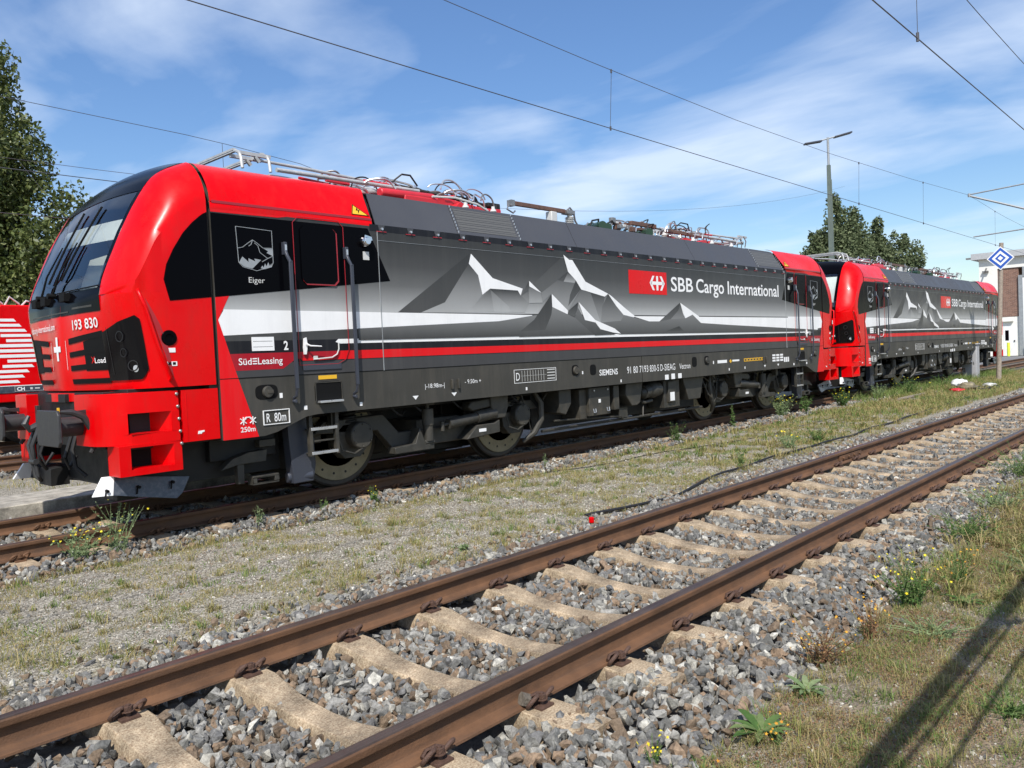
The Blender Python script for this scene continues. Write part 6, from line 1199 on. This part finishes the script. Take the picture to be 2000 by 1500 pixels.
for i, (x, y, h, s, n, fm, nf, l) in enumerate(((1.91, -1.35, .28, .08, 7, None, 0, 'small weed by the rail below the rail guard'), (3.4, -1.45, .26, .14, 12, 'flower', 10, 'low yellow weed in the ballast below the first wheel'), (2.7, -1.4, .24, .06, 5, None, 0, 'spindly weed by the rail between plough and first wheel'), (6.6, -1.5, .28, .03, 3, None, 0, 'single dry stalk below the second wheel'),
    (10.3, -1.55, .42, .18, 16, None, 0, 'bushy green weed under the middle of the first locomotive'), (13.0, -1.3, .55, .05, 5, None, 0, 'tall dry stalk in front of the third wheel'), (15.5, -1.25, .60, .34, 34, 'flower', 26, 'broad yellow flowering bush before the rear bogie of the first locomotive'), (16.7, -1.3, .5, .25, 18, None, 0, 'dark green weed right of the yellow flowering bush'), (18.6, -1.55, .55, .30, 30, 'flower', 16, 'round green bush below the gap between the locomotives'),
    (9.9, -3.9, .30, .30, 26, 'flower', 8, 'feathery green weed clump in the middle of the gravel path'), (10.9, -3.95, .28, .28, 24, None, 0, 'feathery green weed clump right of the middle of the path'), (7.7, -4.15, .30, .08, 9, None, 0, 'upright green weed by the black cable'), (2.24, -4.25, .05, .07, 9, None, 0, 'flat green rosette at the near edge of the path'),
    (23.5, -1.7, .6, .6, 40, 'flower', 20, 'tall weeds at the foot of the second locomotive'), (27.5, -1.6, .5, .7, 40, None, 0, 'weeds at the foot of the second locomotive left of the cabinet'), (21.5, -1.5, .5, .3, 24, None, 0, 'weed tuft under the front of the second locomotive'))):
    weed('weed', x, y, h, s, n, 'leafw' if i % 3 else 'leafp', fm, nf, l, 'weeds along the track', leafn=20 if h > .3 else 12, leafs=.04 if x < 12 else .055, seed=30+i, fls=.012 if x < 9 else .022)
def rosette(x, y, r_, n, m, label, seed):
    r = random.Random(seed); b = MB(); root = empty('rosette_plant', (x, y, gz(x, y)), label, 'plant', 'rosette plants')
    for k in range(n):
        a = 2*math.pi*k/n+r.uniform(-.2, .2); l_ = r_*r.uniform(.6, 1.05); wd = l_*.115; row0 = []; row1 = []; mid = []
        for j in range(8):
            t = j/7; z = .015+l_*.28*math.sin(t*1.9)*(.6+.4*(k % 2)); rr2 = l_*t; w_ = wd*math.sin(math.pi*min(1, t*.93+.07))**.7*(1+.18*(j % 2)); c, s = math.cos(a), math.sin(a)
            mid.append((rr2*c, rr2*s, z)); row0.append((rr2*c-s*w_, rr2*s+c*w_, z+w_*.35)); row1.append((rr2*c+s*w_, rr2*s-c*w_, z+w_*.35))
        b.grid([row0, mid, row1])
    b.build('leaves', m, root, ang=80, recalc=False); return root
rosette(.62, -7.80, .17, 17, 'leafw', 'bright green leafy rosette at the bottom right of the ballast', 1)
rosette(2.24, -4.25, .08, 10, 'leafw', 'small green rosette by the far rail ballast edge', 2)
rosette(1.15, -7.78, .13, 12, 'leafp', 'pale green rosette behind the bright leafy one', 3)
rosette(2.95, -8.05, .14, 12, 'leafw', 'green rosette on the dry verge at right', 4)
rosette(.30, -8.1, .10, 9, 'leafw', 'small rosette at the bottom edge near the yellow flowers', 5)
weed('st_johns_wort', .12, -7.56, .14, .07, 12, 'leafw', 'flower', 22, 'yellow flowers at the bottom edge by the sleeper end', 'flowering weeds on the verge', leafn=14, leafs=.014, seed=61, fls=.010)
weed('st_johns_wort', .56, -7.90, .10, .04, 6, 'leafw', 'orange', 14, 'orange flower head growing in the bright green rosette', 'flowering weeds on the verge', leafn=6, leafs=.012, seed=62, fls=.009)
weed('st_johns_wort', 1.55, -7.70, .24, .22, 26, 'brown', 'orange', 26, 'sprawling yellow brown weed beside the ballast at lower right', 'flowering weeds on the verge', leafn=22, leafs=.020, seed=63, fls=.009)
weed('st_johns_wort', 2.05, -7.78, .26, .12, 18, 'brown', 'orange', 34, 'rust brown flowering weed right of the sprawling one', 'flowering weeds on the verge', leafn=18, leafs=.018, seed=64, fls=.009)
weed('st_johns_wort', 2.72, -7.80, .34, .20, 34, 'leafw', 'flower', 40, 'tallest green weed with yellow flowers on the verge', 'flowering weeds on the verge', leafn=24, leafs=.024, seed=65, fls=.011)
weed('st_johns_wort', 3.25, -7.95, .26, .16, 18, 'leafw', 'orange', 26, 'green and orange weed right of the tallest one', 'flowering weeds on the verge', leafn=18, leafs=.02, seed=66, fls=.010)
weed('weed', .0, -7.9, .14, .14, 20, 'leafw', 'orange', 6, 'small leafy weed at the bottom edge', 'weeds on the verge', leafn=16, leafs=.018, seed=67)
weed('weed', 1.45, -8.6, .10, .2, 26, 'leafw', None, 0, 'green creeping weed in the bottom right corner', 'weeds on the verge', leafn=16, leafs=.018, seed=68)
weed('weed', 2.3, -8.05, .10, .3, 30, 'leafp', None, 0, 'low pale weed in the middle of the verge', 'weeds on the verge', leafn=14, leafs=.02, seed=69)
for i, (x, y, h, s, n, l) in enumerate(((4.8, -7.65, .28, .4, 44, 'mid green weed clump at the right edge of the ballast'), (6.2, -7.6, .26, .4, 40, 'wide green weed clump along the ballast shoulder'), (8.3, -7.45, .45, .6, 70, 'dark green weed clump at the right edge of the photo'), (3.9, -8.3, .16, .3, 26, 'pale green weed clump on the brown verge'), (10.5, -7.7, .3, .6, 50, 'farther weed clump at the right edge'), (5.6, -8.2, .2, .4, 34, 'brownish weed clump at the right edge'))):
    weed('weed', x, y, h, s, n, 'leafw' if i % 2 == 0 else 'leafp', 'flower' if i == 1 else None, 6, l, 'weeds on the verge', leafn=26, leafs=.026, seed=80+i)
